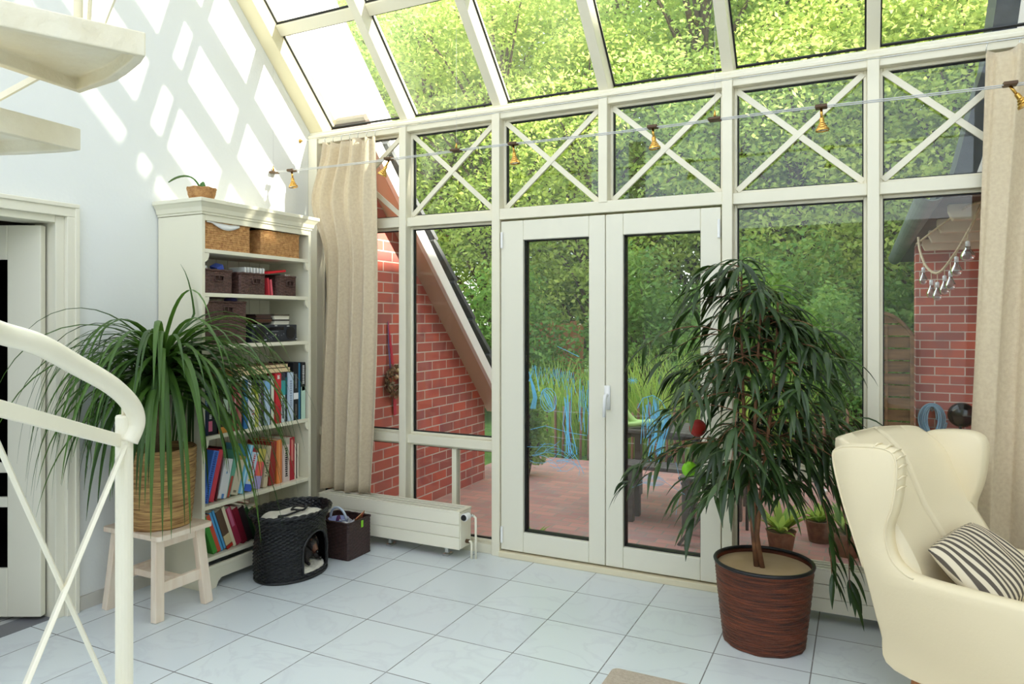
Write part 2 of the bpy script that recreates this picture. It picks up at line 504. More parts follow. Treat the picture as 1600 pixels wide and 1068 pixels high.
# door casing on the left wall
mb = MB()
mb.box((-0.745, -1.885, 0), (-0.575, -1.84, 2.0)); mb.box((-0.585, -1.84, 0), (-0.553, -1.783, 1.9995))
mb.box((-0.565, -1.80, 0), (-0.545, -1.7785, 2.0445))
mb.box((-0.744, -2.735, 1.965), (-0.574, -1.886, 2.012)); mb.box((-0.585, -2.78, 2.0), (-0.553, -1.783, 2.06))
mb.box((-0.565, -2.79, 2.045), (-0.545, -1.779, 2.066))
mb.box((-0.745, -2.70, 0), (-0.575, -2.75, 2.0)); mb.box((-0.585, -2.80, 0), (-0.553, -2.75, 2.06))
struct(mb.build('trim_door_casing', X['door'], bevel=0.003))
# hallway door leaf, swung into the hall
hd = senv('door_3', (-0.63, -1.912, 0.0))
ca = Vector((-0.893, -0.45, 0)); cb_ = Vector((-0.45, 0.893, 0)) * 0.02
def leafbox(mb, s0, s1, z0, z1, th=1.0):
    c = Vector((-0.63, -1.912, 0)) + ca * ((s0 + s1) / 2) + Vector((0, 0, (z0 + z1) / 2))
    mb.obox(c, ca * (s1 - s0) / 2, cb_ * th, Vector((0, 0, (z1 - z0) / 2)))
mb = MB()
leafbox(mb, 0.0, 0.165, 0.02, 1.95); leafbox(mb, 0.62, 0.80, 0.02, 1.95)
leafbox(mb, 0.165, 0.62, 1.78, 1.95); leafbox(mb, 0.165, 0.62, 0.02, 0.26)
leafbox(mb, 0.165, 0.62, 0.73, 0.78); leafbox(mb, 0.165, 0.62, 0.56, 0.61)
mb.build('door_leaf', X['door'], hd, bevel=0.004)
for z0, z1 in ((0.78, 1.78), (0.61, 0.73), (0.26, 0.56)):
    mb = MB(); leafbox(mb, 0.165, 0.62, z0, z1, 0.25); mb.build('glass_pane', X['doorglass'], hd)

# ------------------------------------------------------------------ glass wall
XS = [0.234 + 0.702 * k for k in range(7)]        # mullion centres
T0, T1 = 2.108, 2.168                            # transom
ZE = 2.745                                       # underside of the eaves beam
mn = 1
for k, x in enumerate(XS):
    z0 = T1 if k == 2 else 0.0
    o = box((x - 0.0275, -0.05, z0), (x + 0.0275, 0.075, 2.80)).build('trim_%d' % mn, X['frame'], bevel=0.004); mn += 1
    struct(o)
struct(box((-0.58, -0.05, 0), (-0.50, 0.075, 2.80)).build('trim_%d' % mn, X['frame'], bevel=0.004)); mn += 1
# eaves beam (two stepped pieces)
mb = MB().box((-0.58, -0.035, ZE), (4.6, 0.08, 2.83))
mb.prism([(-0.055, 2.785), (-0.055, 2.803), (0.0, 2.842), (0.1, 2.875), (0.1, 2.785)], -0.58, 4.6, 'yz')
struct(mb.build('trim_%d' % mn, X['frame'], bevel=0.004)); mn += 1
# transoms, sill
edges = [-0.50] + XS
def inner(k):  # clear opening of bay k
    a = edges[k] + (0.0275 if k else 0.0); b = edges[k + 1] - 0.0275
    return a, b
mb = MB()
for k in range(7):
    a, b = inner(k)
    if k not in (2, 3):
        mb.box((a - 0.001, -0.03, T0), (b + 0.001, 0.07, T1)); mb.box((a - 0.001, -0.025, 0.655), (b + 0.001, 0.07, 0.712))
        mb.box((a - 0.001, -0.03, 0.0), (b + 0.001, 0.07, 0.06))
mb.box((XS[1] + 0.0265, -0.045, T0 + 0.002), (XS[3] - 0.0265, 0.07, T1 + 0.01))
struct(mb.build('trim_%d' % mn, X['frame'], bevel=0.003)); mn += 1
struct(box((0.96, -0.055, 0.0), (2.32, 0.09, 0.035)).build('trim_%d' % mn, mat('cream door sill', (226, 216, 186), 0.5), bevel=0.004)); mn += 1
wn = 1
def window(k, z0, z1, cross=False, bar=None):
    global wn
    a, b = inner(k)
    w = senv('window_%d' % wn, ((a + b) / 2, 0.02, z0)); wn += 1
    t = 0.016
    mb = MB(); mb.box((a, 0.012, z0), (a + t, 0.055, z1)); mb.box((b - t, 0.012, z0), (b, 0.055, z1))
    mb.box((a + t, 0.012, z0), (b - t, 0.055, z0 + t)); mb.box((a + t, 0.012, z1 - t), (b - t, 0.055, z1))
    mb.build('sash', X['frame'], w, bevel=0.003)
    g = 0.006; a2, b2, c2, d2 = a + t, b - t, z0 + t, z1 - t
    mb = MB(); mb.box((a2, 0.026, c2), (a2 + g, 0.05, d2)); mb.box((b2 - g, 0.026, c2), (b2, 0.05, d2))
    mb.box((a2 + g, 0.026, c2), (b2 - g, 0.05, c2 + g)); mb.box((a2 + g, 0.026, d2 - g), (b2 - g, 0.05, d2))
    mb.build('gasket', X['gasket'], w)
    box((a2 + 0.001, 0.034, c2 + 0.001), (b2 - 0.001, 0.042, d2 - 0.001)).build('pane', X['glass'], w)
    if cross:
        for s in (0, 1):
            p, q = ((a2, 0.016, c2), (b2, 0.016, d2)) if s == 0 else ((a2, 0.016, d2), (b2, 0.016, c2))
            mb = MB().bar(p, q, 0.018 - 0.008 * s, 0.032, up=(0, 0, 1)); mb.build('cross_bar', X['frame'], w, bevel=0.002)
    if bar:
        box((bar - 0.017, 0.004, c2), (bar + 0.017, 0.06, d2)).build('glazing_bar', X['frame'], w, bevel=0.002)
for k in range(7):
    window(k, T1, ZE, cross=True)
    if k not in (2, 3):
        window(k, 0.712, T0)
        window(k, 0.06, 0.655, bar=0.605 if k == 1 else None)

# ------------------------------------------------------------------ glass roof at 45 degrees
U = Vector((0, -1, 1)) / math.sqrt(2); NN = Vector((0, 1, 1)) / math.sqrt(2)
def roofpt(x, s, n): return Vector((x, 0, 2.80)) + U * s + NN * n
SL = 4.1
for k, x in enumerate([-0.54] + XS + [4.57]):
    hw = 0.04 if k == 0 else 0.03
    o = MB().obox(roofpt(x - (0.02 if k == 0 else 0) + (0.04 if k == 0 else 0), SL / 2, 0.0725), (hw + (0.02 if k == 0 else 0), 0, 0), U * SL / 2, NN * 0.0725).build('trim_%d' % mn, X['wallroof'] if k == 0 else X['frame'], bevel=0.004); mn += 1
    struct(o)
PUR = [(0.7525, 0.0375), (1.2715, 0.0225), (1.4625, 0.0575), (2.35, 0.04), (3.3, 0.04)]
rx = [-0.46] + XS + [4.54]
for s, h in PUR:
    mb = MB()
    for k in range(8):
        a = rx[k] + (0.03 if k else 0); b = rx[k + 1] - (0.03 if k < 7 else 0)
        mb.obox(roofpt((a + b) / 2, s, 0.112), ((b - a) / 2, 0, 0), U * h, NN * 0.032)
    struct(mb.build('trim_%d' % mn, X['frame'], bevel=0.004)); mn += 1
stops = [0.09] + [0] * 0
rows = [(0.0, 0.715), (0.79, 1.249), (1.294, 1.405), (1.52, 2.31), (2.39, 3.26), (3.34, 4.08)]
for k in range(7):
    a = rx[k] + (0.03 if k else 0); b = rx[k + 1] - 0.03
    for s0, s1 in rows:
        w = senv('window_%d' % wn, roofpt((a + b) / 2, s0, 0.0)); wn += 1
        MB().obox(roofpt((a + b) / 2, (s0 + s1) / 2, 0.115), ((b - a) / 2 - 0.001, 0, 0), U * ((s1 - s0) / 2 - 0.001), NN * 0.004).build('pane', X['roofglass'], w)
        mb = MB(); g = 0.0045
        mb.obox(roofpt(a + g, (s0 + s1) / 2, 0.1055), (g, 0, 0), U * (s1 - s0) / 2, NN * 0.005)
        mb.obox(roofpt(b - g, (s0 + s1) / 2, 0.1055), (g, 0, 0), U * (s1 - s0) / 2, NN * 0.005)
        mb.obox(roofpt((a + b) / 2, s0 + g * 1.4, 0.1055), ((b - a) / 2 - 2 * g, 0, 0), U * g * 1.4, NN * 0.005)
        mb.obox(roofpt((a + b) / 2, s1 - g, 0.1055), ((b - a) / 2 - 2 * g, 0, 0), U * g, NN * 0.005)
        mb.build('gasket', X['gasket'], w)

# ------------------------------------------------------------------ french doors
def french(name, x0, x1, gx0, gx1, hinge):
    d = senv(name, ((x0 + x1) / 2, -0.01, 0.045))
    z0, z1, gz0, gz1 = 0.045, 2.098, 0.168, 1.975
    mb = MB(); y0, y1 = -0.035, 0.05
    mb.box((x0, y0, z0), (gx0, y1, z1)); mb.box((gx1, y0, z0), (x1, y1, z1))
    mb.box((gx0, y0, z0), (gx1, y1, gz0)); mb.box((gx0, y0, gz1), (gx1, y1, z1))
    mb.build('door_frame', X['door'], d, bevel=0.005)
    g = 0.005
    mb = MB(); ya, yb = -0.012, 0.047
    mb.box((gx0, ya, gz0), (gx0 + g, yb, gz1)); mb.box((gx1 - g, ya, gz0), (gx1, yb, gz1))
    mb.box((gx0 + g, ya, gz0), (gx1 - g, yb, gz0 + g)); mb.box((gx0 + g, ya, gz1 - g), (gx1 - g, yb, gz1))
    mb.build('gasket', X['gasket'], d)
    box((gx0 + g, 0.014, gz0 + g), (gx1 - g, 0.022, gz1 - g)).build('pane', X['glass'], d)
    for z in (0.14, 1.98):
        MB().tube([(hinge, -0.044, z - 0.05), (hinge, -0.044, z + 0.05)], 0.008, 10).build('hinge', X['white'], d, smooth=False)
    return d
d1 = french('door_1', 0.968, 1.648, 1.121, 1.548, 0.978)
d2 = french('door_2', 1.652, 2.305, 1.757, 2.196, 2.296)
mb = MB().box((1.648, -0.047, 0.96), (1.682, -0.036, 1.10)); 
mb.tube([(1.665, -0.047, 1.045), (1.665, -0.085, 1.045)], 0.009, 10)
mb.tube([(1.665, -0.082, 1.048), (1.664, -0.088, 1.02), (1.66, -0.088, 0.92)], [0.011, 0.011, 0.009], 10)
lab(mb.build('handle', X['white'], d2, smooth=True), 'white lever handle')
# blue chalk drawings on the panes
rr = random.Random(11)
mb = MB()
def stroke(pts, r=0.0022): mb.tube([(x, 0.0125, z) for x, z in pts], r * .75, 5)
def zig(x0, x1, z, amp, n, dz=0.0):
    return [(x0 + (x1 - x0) * i / n, z + dz * i / n + amp * (1 if i % 2 else -1) * rr.uniform(.6, 1.2)) for i in range(n + 1)]
stroke(zig(1.15, 1.37, 1.17, 0.035, 16, -0.03)); stroke(zig(1.20, 1.45, 1.13, 0.04, 14, -0.05), 0.003)
stroke(zig(1.30, 1.44, 1.16, 0.03, 22, -0.02)); stroke([(1.14, 1.10), (1.18, 1.20), (1.21, 1.04)], 0.005)
stroke([(1.33, 1.32), (1.38, 1.30), (1.47, 1.26)])
for i in range(5):
    stroke([(1.14 + i * .008, 1.16 - i * .02), (1.17 + i * .006, 1.0), (1.15 + i * .008, 0.93)], 0.003)
for i in range(7):   # scribble ball
    stroke([(1.27 + (0.055 - .006 * i) * math.cos(t * .6 + i), 0.99 + (0.075 - .006 * i) * math.sin(t * .6 + i * .6)) for t in range(12)])
for i in range(8):  # trunk of strokes
    xx = 1.395 + rr.uniform(-.025, .03)
    stroke([(xx, 1.05 + rr.uniform(-.08, .05)), (xx + rr.uniform(-.02, .02), 0.85), (xx + rr.uniform(-.01, .04), 0.70 + rr.uniform(-.05, .05))], 0.0032)
for i in range(6):
    xx = 1.50 + rr.uniform(-.025, .03)
    stroke([(xx, 1.10 + rr.uniform(-.05, .03)), (xx + rr.uniform(-.015, .015), 0.97), (xx + rr.uniform(-.02, .02), 0.88 + rr.uniform(-.1, .05))], 0.0028)
for i in range(8):
    x0 = rr.uniform(1.2, 1.4)
    stroke([(x0 + 0.1 * math.sin(t * .7 + i) + .02 * t * (i % 2), 0.72 - .018 * t + .03 * math.sin(t + i)) for t in range(9)], 0.0016)
stroke([(1.15, .80), (1.25, .83), (1.40, .80), (1.52, .79)]); stroke([(1.40, 0.72), (1.46, 0.64), (1.50, 0.56)])
lab(mb.build('chalk_drawing', X['chalk'], d1), 'blue chalk scribbles on the glass')
mb = MB()
for i in range(22):
    xx = 1.89 + rr.uniform(-.03, .06)
    stroke([(xx, 1.02 + rr.uniform(-.04, .03)), (xx + rr.uniform(-.02, .02), 0.92), (xx + rr.uniform(-.015, .015), 0.80 + rr.uniform(-.06, .08))], 0.0025)
for i in range(26):
    xx = 1.95 + rr.uniform(-.035, .05)
    stroke([(xx + .03, 0.93 + rr.uniform(-.05, .05)), (xx, 0.83), (xx - .03, 0.72 + rr.uniform(-.06, .06))], 0.003)
stroke([(1.83, .97), (1.86, 1.03), (1.92, 1.05), (1.97, 1.02), (2.0, .96)], 0.003)
for i in range(5):
    a = i * PI / 5
    stroke([(1.80 + .03 * math.cos(a), 1.13 + .02 * math.sin(a)), (1.80 - .03 * math.cos(a), 1.13 - .02 * math.sin(a))], 0.002)
for i in range(6):
    stroke([(1.92 + (.07 - .008 * i) * math.cos(t * .55), .56 + (.03 - .004 * i) * math.sin(t * .55)) for t in range(12)], 0.0012)
stroke([(1.78, .50), (1.95, .58), (2.10, .50)], .0014); stroke([(2.05, .68), (2.08, .55), (2.05, .38)], .0014)
lab(mb.build('chalk_drawing', X['chalk'], d2), 'blue chalk tassel drawn on the glass')
# ================================================================== BOOKCASE
BY0, BY1, BXB, BXF = -1.302, -0.428, -0.572, -0.222
SH = [0.170, 0.458, 0.842, 1.345, 1.632, 1.874]      # shelf top heights
bc = thing('bookcase', 'tall cream painted bookcase with five shelves against the white wall', 'bookcase', (-0.40, -0.865, 0))
box((BXB, BY0, 0.0), (BXF, BY0 + 0.022, 2.06)).build('side_panel', X['shelf'], bc, bevel=0.002)
box((BXB, BY1 - 0.022, 0.0), (BXF, BY1, 2.06)).build('side_panel', X['shelf'], bc, bevel=0.002)
box((BXB, BY0 + 0.022, 0.06), (BXB + 0.012, BY1 - 0.022, 2.06)).build('back_panel', X['backboard'], bc)
for z in SH:
    box((BXB + 0.013, BY0 + 0.0225, z - 0.022), (BXF - 0.002, BY1 - 0.0225, z)).build('shelf', X['shelf'], bc, bevel=0.002)
# crown moulding: stepped frustum
mb = MB()
def ring(z, e): return [(BXB, BY0 - e, z), (BXF + e, BY0 - e, z), (BXF + e, BY1 + e, z), (BXB, BY1 + e, z)]
prof = [(2.062, 0.006), (2.075, 0.006), (2.075, 0.012), (2.10, 0.018), (2.122, 0.034), (2.126, 0.04), (2.146, 0.04)]
for i, (z, e) in enumerate(prof): mb.v += [Vector(p) for p in ring(z, e)]
for i in range(len(prof) - 1):
    for k in range(4):
        a, b = i * 4 + k, i * 4 + (k + 1) % 4
        mb.f.append((a, b, b + 4, a + 4))
mb.f.append((3, 2, 1, 0)); n = (len(prof) - 1) * 4; mb.f.append((n, n + 1, n + 2, n + 3))
mb.build('crown', X['shelf'], bc, bevel=0.002)
box((BXF - 0.02, BY0 + 0.0225, 2.03), (BXF - 0.001, BY1 - 0.0225, 2.062)).build('top_rail', X['shelf'], bc)
# plinth with cut-out feet
poly = [(BY0 - 0.006, 0), (BY0 + 0.085, 0), (BY0 + 0.10, 0.03), (BY0 + 0.12, 0.045), (BY1 - 0.12, 0.045), (BY1 - 0.10, 0.03), (BY1 - 0.085, 0), (BY1 + 0.006, 0), (BY1 + 0.006, 0.11), (BY0 - 0.006, 0.11)]
mb = MB().prism(poly, BXF + 0.0005, BXF + 0.016, 'yz'); mb.box((BXF + 0.0005, BY0 - 0.006, 0.11), (BXF + 0.022, BY1 + 0.006, 0.128))
mb.build('plinth', X['shelf'], bc, bevel=0.002)
# little shaped shelf brackets inside the front edges
for z in SH[2:]:
    for s, y in ((1, BY0 + 0.0225), (-1, BY1 - 0.0225)):
        pts = [(0, 0)] + [(0.03 * math.cos(a), -0.05 * math.sin(a)) for a in [0, .4, .8, 1.2, PI / 2]]
        mb = MB().prism([(y + s * a, z - 0.023 + b) for a, b in pts], BXF - 0.018, BXF - 0.003, 'yz')
        mb.build('bracket', X['shelf'], bc)

# ------------------------------------------------------------------ woven boxes
def rrect(x0, x1, y0, y1, r, n=6):
    pts = []
    for cx_, cy_, a0 in ((x1 - r, y1 - r, 0), (x0 + r, y1 - r, PI / 2), (x0 + r, y0 + r, PI), (x1 - r, y0 + r, 3 * PI / 2)):
        for i in range(n + 1):
            a = a0 + PI / 2 * i / n
            pts.append((cx_ + r * math.cos(a), cy_ + r * math.sin(a), math.cos(a), math.sin(a)))
    return pts
def resample(path, step):
    out = []; n = len(path)
    seg = []; tot = 0
    for i in range(n):
        a, b = path[i], path[(i + 1) % n]
        L = math.hypot(b[0] - a[0], b[1] - a[1]); seg.append(L); tot += L
    m = max(8, int(round(tot / step / 2)) * 2)
    pos = 0; i = 0; acc = 0
    for k in range(m):
        d = tot * k / m
        while acc + seg[i] < d - 1e-9: acc += seg[i]; i += 1
        t = (d - acc) / max(seg[i], 1e-9); a, b = path[i], path[(i + 1) % n]
        nx, ny = a[2] + (b[2] - a[2]) * t, a[3] + (b[3] - a[3]) * t
        L = math.hypot(nx, ny) or 1
        out.append((a[0] + (b[0] - a[0]) * t, a[1] + (b[1] - a[1]) * t, nx / L, ny / L))
    return out
def weave_wall(mb, path, z0, z1, row, amp, offs=lambda t: 0.0, skip=None):
    """over-under weave relief on a closed wall"""
    nr = max(2, int(round((z1 - z0) / row)))
    m = len(path); o = len(mb.v)
    for j in range(2 * nr + 1):
        z = z0 + (z1 - z0) * j / (2 * nr)
        r_ = j // 2
        for k in range(m):
            x, y, nx, ny = path[k]
            d = offs((z - z0) / (z1 - z0))
            d += amp * ((1.0 if j % 2 else 0.15) * (0.55 + 0.45 * math.cos(PI * (k // 2 + r_)) * (1 if k % 2 == 0 else 0.0)))
            mb.v.append(Vector((x + nx * d, y + ny * d, z)))
    for j in range(2 * nr):
        for k in range(m):
            k2 = (k + 1) % m
            if skip and skip(path[k], z0 + (z1 - z0) * (j + .5) / (2 * nr)): continue
            mb.f.append((o + j * m + k, o + j * m + k2, o + (j + 1) * m + k2, o + (j + 1) * m + k))
    return mb
def woven_box(name, label, x0, x1, y0, y1, z0, z1, m, step=0.014, row=0.009, amp=0.003, taper=0.0, group=None, handle=None, lid=False):
    t = thing(name, label, 'basket', ((x0 + x1) / 2, (y0 + y1) / 2, z0), group=group)
    base = rrect(x0 + amp + taper, x1 - amp - taper, y0 + amp + taper, y1 - amp - taper, 0.012)
    path = resample(base, step)
    mb = MB()
    hz = (z1 - 0.055, z1 - 0.025)
    sk = None
    if handle:
        sk = lambda p, z: p[2] > 0.9 and abs(p[1] - handle) < 0.03 and hz[0] < z < hz[1]
    weave_wall(mb, path, z0, z1, row, amp, lambda q: taper * q, sk)
    inner_ = resample(rrect(x0 + .012 + taper * .3, x1 - .012 - taper * .3, y0 + .012 + taper * .3, y1 - .012 - taper * .3, 0.008), step)
    o = len(mb.v); mi = len(inner_)
    for z in (z0 + 0.006, z1):
        for p in inner_: mb.v.append(Vector((p[0], p[1], z)))
    for k in range(mi):
        k2 = (k + 1) % mi; mb.f.append((o + k2, o + k, o + mi + k, o + mi + k2))
    mb.f.append(tuple(o + k for k in range(mi)))
    mb.box((x0 + 0.008 + taper, y0 + 0.008 + taper, z0), (x1 - 0.008 - taper, y1 - 0.008 - taper, z0 + 0.005))
    if lid: mb.box((x0 + 0.005, y0 + 0.005, z1 - 0.012), (x1 - 0.005, y1 - 0.005, z1 - 0.003))
    mb.build('woven_body', m, t, smooth=False)
    rim = [(p[0] + p[2] * (taper), p[1] + p[3] * (taper), z1 + 0.004 + 0.0015 * math.sin(k * 1.6)) for k, p in enumerate(path)]
    MB().tube(rim, 0.0065, 6, closed=True).build('rim', m, t, smooth=True)
    if handle:
        a_, b_ = handle - .031, handle + .031
        mb = MB().tube([(x1 + .001, a_, hz[0]), (x1 + .001, (a_ + b_) / 2, hz[0] - .001), (x1 + .001, b_, hz[0]), (x1 + .001, b_, hz[1]), (x1 + .001, (a_ + b_) / 2, hz[1] + .001), (x1 + .001, a_, hz[1])], .0045, 6, closed=True)
        hr_ = mb.build('handle_rim', m, t, smooth=True)
        MB().tube([(x1 + .001, handle, hz[0]), (x1 + .001, handle, hz[1])], .003, 6).build('handle_bar', m, hr_, smooth=True)
    return t
z = SH[5]
woven_box('seagrass_box', 'tan woven seagrass box at left on the top shelf, white cloth over its rim', -0.52, -0.238, -1.272, -0.925, z, z + 0.150, X['seagrass'], 0.018, 0.012, 0.004)
woven_box('seagrass_box', 'tan woven seagrass box at right on the top shelf, no cloth on it', -0.52, -0.238, -0.845, -0.505, z, z + 0.142, X['seagrass'], 0.018, 0.012, 0.004)
mb = MB().grid(lambda u, v: (-0.30 + 0.068 * v if v < .92 else -0.2335, -1.24 + 0.235 * u + .02 * math.sin(v * 5),
    z + 0.160 + 0.006 * math.sin(u * 17) * (1 - v) - (max(0, v - .85) / .15) * (0.012 + 0.03 * max(0, math.sin((u - .15) * 3.6))) - 0.004 * u), 24, 14)
tag(mb.build('folded_cloth', X['white'], smooth=True, solid=0.006), 'crumpled white cloth hanging over the left seagrass box', 'cloth')
z = SH[4]
woven_box('wicker_basket', 'dark brown wicker basket at left of the second shelf, blue box on top', -0.50, -0.242, -1.27, -1.062, z, z + 0.125, X['wicker_brown'], handle=-1.165)
woven_box('wicker_basket', 'dark wicker basket in the middle of the second shelf holding white disc cases', -0.50, -0.242, -1.015, -0.805, z, z + 0.120, X['wicker_brown'], handle=-0.885)
woven_box('wicker_basket', 'small dark brown wicker basket at right of the second shelf holding papers', -0.48, -0.242, -0.712, -0.535, z, z + 0.118, X['wicker_brown'], handle=-0.60)
def simple(name, label, cat, mb, m, group=None, **k):
    return tag(mb.build(name, m, **k), label, cat, group)
def lean_box(c, size, rot, m=None):
    R_ = Matrix.Rotation(rot[2], 3, 'Z') @ Matrix.Rotation(rot[1], 3, 'Y') @ Matrix.Rotation(rot[0], 3, 'X')
    return MB().obox(c, R_ @ Vector((size[0] / 2, 0, 0)), R_ @ Vector((0, size[1] / 2, 0)), R_ @ Vector((0, 0, size[2] / 2)))
simple('pocket_pack', 'small blue and white carton tilted on the left wicker basket', 'box', lean_box((-0.30, -1.125, z + 0.135), (0.06, 0.045, 0.06), (0.5, 0.2, 0)), C((70, 92, 180)))
simple('paper_tag', 'white card sticking up from the left wicker basket', 'card', lean_box((-0.29, -1.215, z + 0.125), (0.004, 0.018, 0.06), (0.1, 0, 0)), X['white'])
simple('notebook', 'dark purple folder lying in the left wicker basket', 'folder', lean_box((-0.37, -1.18, z + 0.105), (0.16, 0.15, 0.02), (0.08, 0, 0)), C((58, 40, 66)))
for i in range(7):
    y = -0.955 + i * 0.0235
    t = tag(lean_box((-0.32, y, z + 0.112), (0.13, 0.012, 0.10), (0.06 - .02 * i, 0, 0)).build('disc_case', C((226, 226, 220), .3), bevel=0.001), 'white disc case, %s in the row in the middle wicker basket' % ['first from the left', 'second from the left', 'third from the left', 'fourth, the centre one', 'third from the right', 'second from the right', 'last at the right'][i], 'disc case', 'white disc cases in the middle basket')
simple('folder', 'bright red folder lying tilted on the right wicker basket', 'folder', lean_box((-0.33, -0.725, z + 0.146), (0.20, 0.15, 0.012), (0.14, 0, 0)), C((206, 26, 40)))
simple('booklet', 'red booklet leaning beside the middle wicker basket, the left of two', 'booklet', lean_box((-0.31, -0.777, z + 0.054), (0.12, 0.012, 0.105), (0.10, 0, 0)), C((196, 52, 62)), group='red booklets between the baskets')
simple('booklet', 'pinkish red booklet leaning beside the right wicker basket, the right of two', 'booklet', lean_box((-0.31, -0.752, z + 0.050), (0.12, 0.014, 0.096), (0.13, 0, 0)), C((214, 92, 104)), group='red booklets between the baskets')
for i, (y, h, c) in enumerate([(-0.66, .030, (84, 92, 108)), (-0.635, .024, (150, 150, 152)), (-0.61, .036, (226, 220, 200)), (-0.59, .030, (240, 236, 226)), (-0.57, .034, (214, 206, 186))]):
    simple('folded_paper', ['slate coloured', 'grey', 'cream', 'white', 'sand coloured'][i] + ' folded paper standing in the small right wicker basket', 'paper', lean_box((-0.34, y, z + 0.095), (0.14, 0.012, 0.05 + h), (0.1 * (i - 2), 0, 0)), C(c))
z = SH[3]
woven_box('wicker_hamper', 'large dark brown lidded wicker basket at left of the third shelf', -0.53, -0.242, -1.272, -0.955, z, z + 0.235, X['wicker_brown'], handle=-1.10, lid=True)
simple('fabric_pouch', 'small violet blue pouch lying on the large wicker basket', 'pouch', MB().lathe([(0.001, 0), (.03, .002), (.042, .012), (.036, .024), (.015, .031), (.001, .032)], (-0.33, -1.0, z + 0.2395), 16, 1.0, 0.9), C((96, 88, 150)), smooth=True)
t = thing('medicine_bottle', 'small bottle with orange cap and pale label beside the black stereo', 'bottle', (-0.40, -0.925, z))
bb_ = MB().lathe([(.016, 0), (.018, .004), (.018, .105), (.012, .118)], (-0.40, -0.925, z), 16).build('bottle_body', C((232, 150, 84)), t, smooth=True)
MB().lathe([(.0185, .04), (.0185, .09)], (-0.40, -0.925, z), 16).build('label_band', C((236, 226, 224)), bb_, smooth=True)
MB().lathe([(.015, .119), (.015, .14), (.013, .142)], (-0.40, -0.925, z), 16).build('cap', C((242, 124, 36)), t, smooth=True)
# stereo
st = thing('stereo', 'compact black stereo with two round speakers on the third shelf', 'stereo', (-0.33, -0.735, z))
y0, y1, zs = -0.915, -0.535, z + 0.107
box((-0.42, y0, z + 0.004), (-0.245, y1, zs)).build('housing', X['darkgrey'], st, bevel=0.004)
for yy, r in ((-0.852, 0.042), (-0.592, 0.042)):
    tilt = Matrix.Rotation(PI / 2, 4, 'Y')
    MB().lathe([(r, 0), (r, .003), (r - .003, .004), (r - .005, .002), (.002, .0015)], (-0.2449, yy, z + 0.055), 28, mtx=tilt).build('speaker', X['black'], st, smooth=False)
box((-0.2452, -0.79, z + 0.074), (-0.2425, -0.655, z + 0.092)).build('display', mat('stereo display', (12, 12, 14), 0.1), st)
box((-0.2452, -0.76, z + 0.064), (-0.2432, -0.70, z + 0.068)).build('disc_slot', C((120, 122, 126)), st)
for i, (yy, zz, r) in enumerate([(-0.795, .055, .005), (-0.78, .036, .004), (-0.765, .03, .004), (-0.745, .036, .004), (-0.725, .045, .006), (-0.70, .04, .004), (-0.675, .04, .004), (-0.655, .05, .004), (-0.78, .024, .003), (-0.755, .02, .003)]):
    MB().lathe([(r, 0), (r, .003), (r * .8, .0036)], (-0.2449, yy, z + zz), 10, mtx=Matrix.Rotation(PI / 2, 4, 'Y')).build('button', X['chrome'] if i in (0, 4) else C((104, 106, 112)), st)
for yy, zz in ((-0.905, zs - .012), (-0.73, zs - .009), (-0.625, zs - .012), (-0.82, z + .012), (-0.548, z + .012)):
    box((-0.2452, yy, zz), (-0.2435, yy + .02, zz + .006)).build('badge', C((196, 198, 200)), st)
z = zs
simple('disc', 'silver disc lying on the left end of the black stereo', 'disc', MB().lathe([(.008, 0), (.06, 0), (.06, .0015), (.008, .0015)], (-0.32, -0.84, z + 0.0005), 32), X['chrome'], smooth=False)
dz = z + 0.0025
cols = [(66, 44, 34), (92, 54, 36), (40, 34, 32), (74, 48, 38), (54, 40, 36)]
for i in range(5):
    simple('disc_case', 'dark brown disc case, %s in the left stack on the stereo' % ['lowest', 'second from the bottom', 'middle one', 'second from the top', 'topmost'][i], 'disc case',
           MB().box((-0.40, -0.865 + .008 * (i % 2), dz + 0.0105 * i + .010), (-0.27, -0.737 + .006 * (i % 3), dz + 0.0105 * i + 0.0200)), C(cols[i], .3), group='dark disc cases on the stereo')
bx = simple('disc_wallet', 'thin black tray under the left stack of disc cases', 'tray', MB().box((-0.40, -0.80, dz - .0022), (-0.385, -0.735, dz + .0098)), X['black'])
cols = [(214, 210, 194), (196, 192, 178), (60, 58, 52), (226, 222, 204), (206, 200, 180), (84, 76, 60)]
for i in range(6):
    simple('disc_case', 'pale disc case, %s in the right stack on the stereo' % ['lowest', 'second from the bottom', 'third from the bottom', 'third from the top', 'second from the top', 'topmost'][i], 'disc case',
           MB().box((-0.39, -0.722 + .004 * (i % 2), z + .001 + 0.0108 * i), (-0.26, -0.592 + .003 * (i % 3), z + .001 + 0.0108 * i + 0.0102)), C(cols[i], .3), group='pale disc cases on the stereo')

